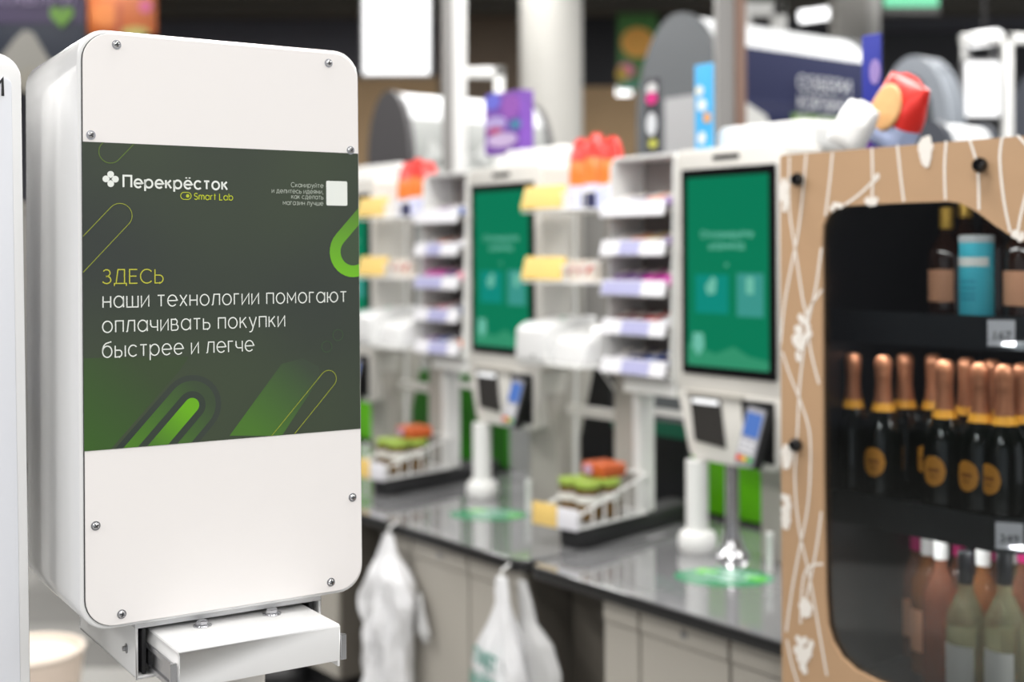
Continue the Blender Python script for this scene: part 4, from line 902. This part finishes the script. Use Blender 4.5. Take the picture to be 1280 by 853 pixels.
# cat print on side
xs = W2+.002
fur = mat('fur_print', (214, 216, 214), .6, noise=.15, nscale=12); eye = mat('eye_print', (50, 74, 80), .4)
mb = MB(); hd = [(.33+.3*math.cos(t)*(1+.05*math.sin(9*t)), Z2-.62+.27*math.sin(t)*(1+.05*math.sin(11*t))) for t in [2*PI*i/40 for i in range(40)]]
mb.prism(hd, xs-.001, xs+.004, 'yz').prism([(.08, Z2-.5), (.14, Z2-.28), (.27, Z2-.4)], xs-.001, xs+.004, 'yz').prism([(.4, Z2-.4), (.53, Z2-.28), (.58, Z2-.5)], xs-.001, xs+.004, 'yz'); cp = mb.build('cat_print', fur, t2)
for yy in (.22, .45): MB().lathe([(.045, 0), (.04, .003), (0, .003)], 18).build('cat_eye', eye, cp, loc=(xs+.004, yy, Z2-.6), rot=(0, PI/2, 0))
MB().prism([(.3, Z2-.7), (.37, Z2-.7), (.335, Z2-.74)], xs+.003, xs+.007, 'yz').build('cat_nose', mat('nose_print', (120, 110, 112), .5), cp)
MB().box(xs-.002, xs+.003, .62, .98, Z2-.95, Z2-.38).build('green_print', mat('green_print', (140, 200, 90), .5), t2); MB().lathe([(.1, 0), (.09, .006), (0, .006)], 18).build('orange_print', mat('orange_fruit_print', (232, 110, 50), .5), t2, loc=(xs, .82, Z2-.5), rot=(0, PI/2, 0))
t3, W3, Z3 = shelter('pale rimmed arched shelter behind the red cookie bag', 1097, 1186, 76, 7.0, .12, mat('arch_pale', (150, 156, 164), .45), mat('arch_pale', (150, 156, 164), .45), mat('arch_pale', (150, 156, 164), .45))
MB().prism([(W3*.18+(W3*.64)*x, z) for x, z in ((0, .1), (1, .1), (1, Z3-.45), (.9, Z3-.25), (.7, Z3-.13), (.5, Z3-.1), (.3, Z3-.13), (.1, Z3-.25), (0, Z3-.45))], -.01, 0).build('dark_opening', mat('arch_opening', (60, 64, 66), .5), t3)
t4, W4, Z4 = shelter('dark arched shelter at the right frame edge', 1262, 1330, 92, 7.9, .3, arch_dk, arch_dk, mat('arch_slate', (70, 74, 84), .5))
t5, W5, Z5 = shelter('low white roofed arched shelter behind the bottle cabinet', 1135, 1190, 152, 5.3, .35, arch_w, arch_w, mat('arch_slate', (70, 74, 84), .5))
# poles and frames
def pole(name, label, px, Y, ptop, w_, m_, cat='pole', d_=None, grp=None, zt=None):
    p = at(px, 300, Y); h = at(px, ptop, Y).z if zt is None else zt
    t = thing(name, label, cat, world=(p.x, Y, 0), group=grp)
    MB().box(-w_/2, w_/2, 0, d_ or w_, .012, h).build('shaft', m_, t, bevel=.004); MB().box(-w_, w_, -w_/2, w_*1.5, 0, .012).build('foot_plate', steel, t)
    return t
pw1 = pole('support_pole', 'silver pole with white strip rising behind the middle tray tower', 560, 5.9, 0, .05, mat('pole_grey', (140, 138, 136), .4), zt=4.2)
MB().box(.026, .088, -.01, .05, .5, 4.2).build('white_strip', white_plain, pw1, bevel=.003)
pw2 = pole('support_pole', 'grey and brown pole in front of the navy printed shelter', 908, 5.4, 0, .075, mat('pole_grey', (122, 122, 128), .4), zt=4.2)
MB().box(.04, .085, -.01, .06, .5, 4.2).build('brown_strip', mat('pole_brown', (134, 106, 92), .4), pw2, bevel=.003)
def frame(name, label, px0, px1, ptop, pbot, Y, w_, m_, drop=None, grp=None):
    a_ = at(px0, ptop, Y); b3 = at(px1, pbot, Y); t = thing(name, label, 'frame', world=(b3.x, Y, 0), group=grp); x = a_.x-b3.x
    MB().box(-w_/2, w_/2, 0, w_, 0, a_.z).build('post', m_, t, bevel=.004); MB().box(x, w_/2, 0, w_, a_.z-w_, a_.z).build('arm', m_, t, bevel=.004)
    if drop: MB().box(x, x+w_*.5, 0, w_*.5, a_.z-w_-drop, a_.z-w_).build('drop_rod', m_, t)
    return t
frame('gate_frame', 'white angled frame behind the purple box', 562, 624, 84, 120, 7.0, .055, white_plain)
fr2 = frame('gate_frame', 'white frame standing above the navy printed shelter', 930, 975, 2, 60, 9.2, .1, white_plain, drop=.4)
fr3 = frame('gate_frame', 'white frame holding a bright panel at the upper right', 1203, 1261, 42, 170, 7.6, .055, white_plain, drop=.12)
a_ = at(1261, 42, 7.6); b3 = at(1300, 42, 7.6); MB().box(0, b3.x-a_.x, 0, .055, a_.z-.055, a_.z).build('arm', white_plain, fr3, bevel=.004)
# lit panels
glow = mat('lit_panel', (255, 255, 255), .4, emit=1.6)
def lit(name, label, px0, px1, py0, py1, Y, hang=None):
    a_ = at(px0, py0, Y); b3 = at(px1, py1, Y); t = thing(name, label, 'lit panel', world=((a_.x+b3.x)/2, Y, b3.z)); h = (b3.x-a_.x)/2; z = a_.z-b3.z
    MB().box(-h-.015, h+.015, .0, .06, -.015, z+.015).build('casing', mat('panel_casing', (120, 120, 122), .5), t, bevel=.005); MB().box(-h, h, -.006, 0, 0, z).build('diffuser', glow, t, bevel=.002)
    if hang:
        for x in (-h*.7, h*.7): MB().box(x-.006, x+.006, .02, .032, z+.015, hang-b3.z).build('hanger', steel, t)
lit('light_panel', 'bright white lit panel hanging right of the poster housing', 454, 537, -8, 93, 8.2, 4.2)
lit('light_panel', 'small bright white panel hung in the white frame at upper right', 1207, 1249, 78, 145, 7.55, at(1261, 42, 7.6).z-.03)
def tube_light(label, px0, py0, px1, py1, Y0, Y1, r):
    a_ = at(px0, py0, Y0); b3 = at(px1, py1, Y1); t = thing('ceiling_lamp', label, 'lamp', world=tuple(a_), group='hanging tube lamps')
    MB().tube([(0, 0, 0), tuple(b3-a_)], r, 12).build('tube', mat('lamp_glow', (255, 255, 255), .4, emit=2.5), t)
    q = (b3-a_)*.5; MB().box(q.x-.01, q.x+.01, q.y-.01, q.y+.01, q.z+r, 4.2-a_.z).build('hanger', black_m, t)
tube_light('glowing white tube lamp above the grey square column', 1000, 21, 1046, 15, 12, 12, .055)
tube_light('small glowing lamp beside the grey arched shelter', 771, 114, 789, 114, 13, 13, .045)
tube_light('glowing white tube lamp at the upper left of the white frame', 1216, 50, 1245, 46, 9, 8.6, .05)
# green lit sign
a_ = at(1105, -6, 8); b3 = at(1173, 8, 8)
sg = thing('green_sign', 'mint green lit sign at the top edge of the picture', 'sign', world=(a_.x, 8, b3.z))
MB().box(-.01, b3.x-a_.x+.01, 0, .05, -.05, .22).build('casing', mat('panel_casing2', (70, 70, 68), .5), sg, bevel=.004); MB().box(0, b3.x-a_.x, -.005, 0, 0, .2).build('sign_face', mat('mint_glow', (104, 226, 170), .4, emit=.9), sg)
MB().box(.1, .12, .01, .03, .22, 4.2-b3.z).build('hanger', black_m, sg)
# posters on the wall
def wallposter(label, px0, px1, py0, py1, Y, m_, shapes=(), cat='poster'):
    a_ = at(px0, py0, Y); b3 = at(px1, py1, Y); t = thing('wall_poster', label, cat, world=(a_.x, Y, b3.z)); w_ = b3.x-a_.x; h = a_.z-b3.z
    MB().box(0, w_, 0, .03, 0, h).build('board', m_, t, bevel=.003)
    for i, (nm, kind, x, y, sx, sy, c_) in enumerate(shapes):
        pts = {'disc': [(math.cos(2*PI*k/24), math.sin(2*PI*k/24)) for k in range(24)], 'rect': [(-1, -1), (1, -1), (1, 1), (-1, 1)], 'peak': [(-1, -1), (1, -1), (.75, -.5), (.45, -.1), (.1, .9), (-.1, 1), (-.3, .7), (-.75, -.3)],
               'heart': [(0, -1), (.55, -.45), (1, .15), (.95, .7), (.5, .95), (.05, .55), (-.4, .95), (-.9, .75), (-1, .2), (-.6, -.4)]}[kind]
        MB().prism([(x*w_+px_*sx*w_, (1-y)*h+pz_*sy*h) for px_, pz_ in pts], -.004-.002*i, 0).build(nm, mat('print_%s_%d_%d_%d' % ((nm,)+c_), c_, .5), t)
    return t, w_, h
tb, w_, h = wallposter('navy banner with a cat head, green heart and violet lettering', -60, 106, -30, 105, 6.8, mat('navy_banner', (20, 28, 44), .5),
    (('violet_band', 'rect', .5, .22, .5, .22, (46, 34, 66)), ('cat_head', 'peak', .58, .75, .34, .25, (128, 126, 120)), ('cat_face', 'disc', .6, .97, .1, .12, (130, 126, 116)), ('heart', 'heart', .83, .38, .09, .1, (84, 126, 36))))
font_mesh('lettering', 'СОСТАВЛЯЙ', .1, mat('lilac_print2', (130, 118, 146), .5), tb, (w_*.5, -.02, h*.73), (PI/2, 0, 0), wd=w_*.86)
wallposter('orange poster with blurred fruit colours, above the poster housing', 110, 195, -20, 43, 9.5, mat('orange_poster', (160, 78, 20), .5, noise=.2, nscale=3),
    (('orange_patch', 'disc', .25, .6, .2, .25, (176, 98, 34)), ('magenta_patch', 'disc', .85, .45, .1, .12, (170, 70, 110)), ('brown_patch', 'rect', .45, .7, .04, .3, (140, 60, 24)), ('olive_patch', 'disc', .7, .95, .2, .1, (150, 140, 70))))
wallposter('green and orange fruit poster beside the grey arched shelter', 772, 822, 17, 112, 12.5, mat('green_poster', (76, 130, 66), .5, noise=.3, nscale=4),
    (('orange_fruit', 'disc', .5, .38, .42, .2, (240, 176, 80)), ('pink_patch', 'disc', .2, .75, .22, .1, (236, 130, 170)), ('yellow_patch', 'disc', .1, .8, .15, .1, (200, 170, 70)), ('teal_patch', 'rect', .5, .95, .45, .06, (90, 150, 130))))
# purple display box, blue strip, dark strip, blue stick: stand on the kiosk line
def card(name, label, cat, px0, px1, py0, py1, v, m_, shapes=(), w_th=.03, zbase=None):
    u0, wt_ = onA(px0, py0, v); u1, wb = onA(px1, py1, v); zb_ = wb if zbase is None else zbase
    t = thing(name, label, cat, (u0, v, zb_)); w_ = u1-u0; h = wt_-zb_
    MB().box(0, w_, 0, w_th, 0, h).build('board', m_, t, bevel=.002)
    for i, (x, y, sx, sy, c_) in enumerate(shapes):
        MB().prism([(x*w_+sx*w_*math.cos(q), (1-y)*h+sy*h*math.sin(q)) for q in [2*PI*k/20 for k in range(20)]], -.002-.001*i, 0).build('print', mat('print_%d_%d_%d' % c_, c_, .5), t)
    return t
card('display_box', 'purple and blue printed box standing behind the middle kiosk', 'box', 606, 652, 119, 200, .2, mat('violet_card', (120, 74, 170), .5, noise=.2, nscale=20),
     ((.22, .13, .22, .14, (110, 112, 214)), (.72, .25, .25, .2, (150, 90, 180)), (.3, .5, .3, .12, (176, 160, 210)), (.3, .62, .2, .06, (170, 60, 110)), (.85, .55, .14, .08, (70, 130, 160)), (.5, .78, .4, .12, (190, 170, 206))), .06, 2.03-.0)
card('blue_strip_card', 'sky blue printed upright card above the nearest kiosk', 'card', 868, 890, 82, 181, .07, mat('sky_blue_card', (70, 170, 226), .5),
     ((.3, .3, .22, .06, (226, 226, 214)), (.45, .47, .25, .07, (230, 236, 236)), (.75, .62, .2, .06, (226, 160, 90)), (.45, .85, .2, .07, (220, 220, 226))), .01, CT+1.212)
card('dark_strip_card', 'narrow dark card with white and pink print left of the blue one', 'card', 806, 824, 98, 182, .05, mat('charcoal_card', (60, 60, 66), .5),
     ((.5, .15, .4, .08, (206, 206, 206)), (.5, .27, .4, .08, (210, 50, 130)), (.5, .6, .35, .15, (210, 212, 216)), (.6, .85, .3, .06, (180, 180, 80))), .01, CT+1.21)
card('blue_banner_stick', 'tall narrow blue and violet card standing behind the white bag', 'card', 1077, 1100, 45, 178, CV+.3, mat('royal_blue_card', (38, 48, 150), .5),
     ((.75, .3, .3, .1, (150, 130, 190)), (.3, .8, .3, .18, (96, 50, 140)), (.8, .6, .2, .08, (180, 110, 130))), .01, CH)
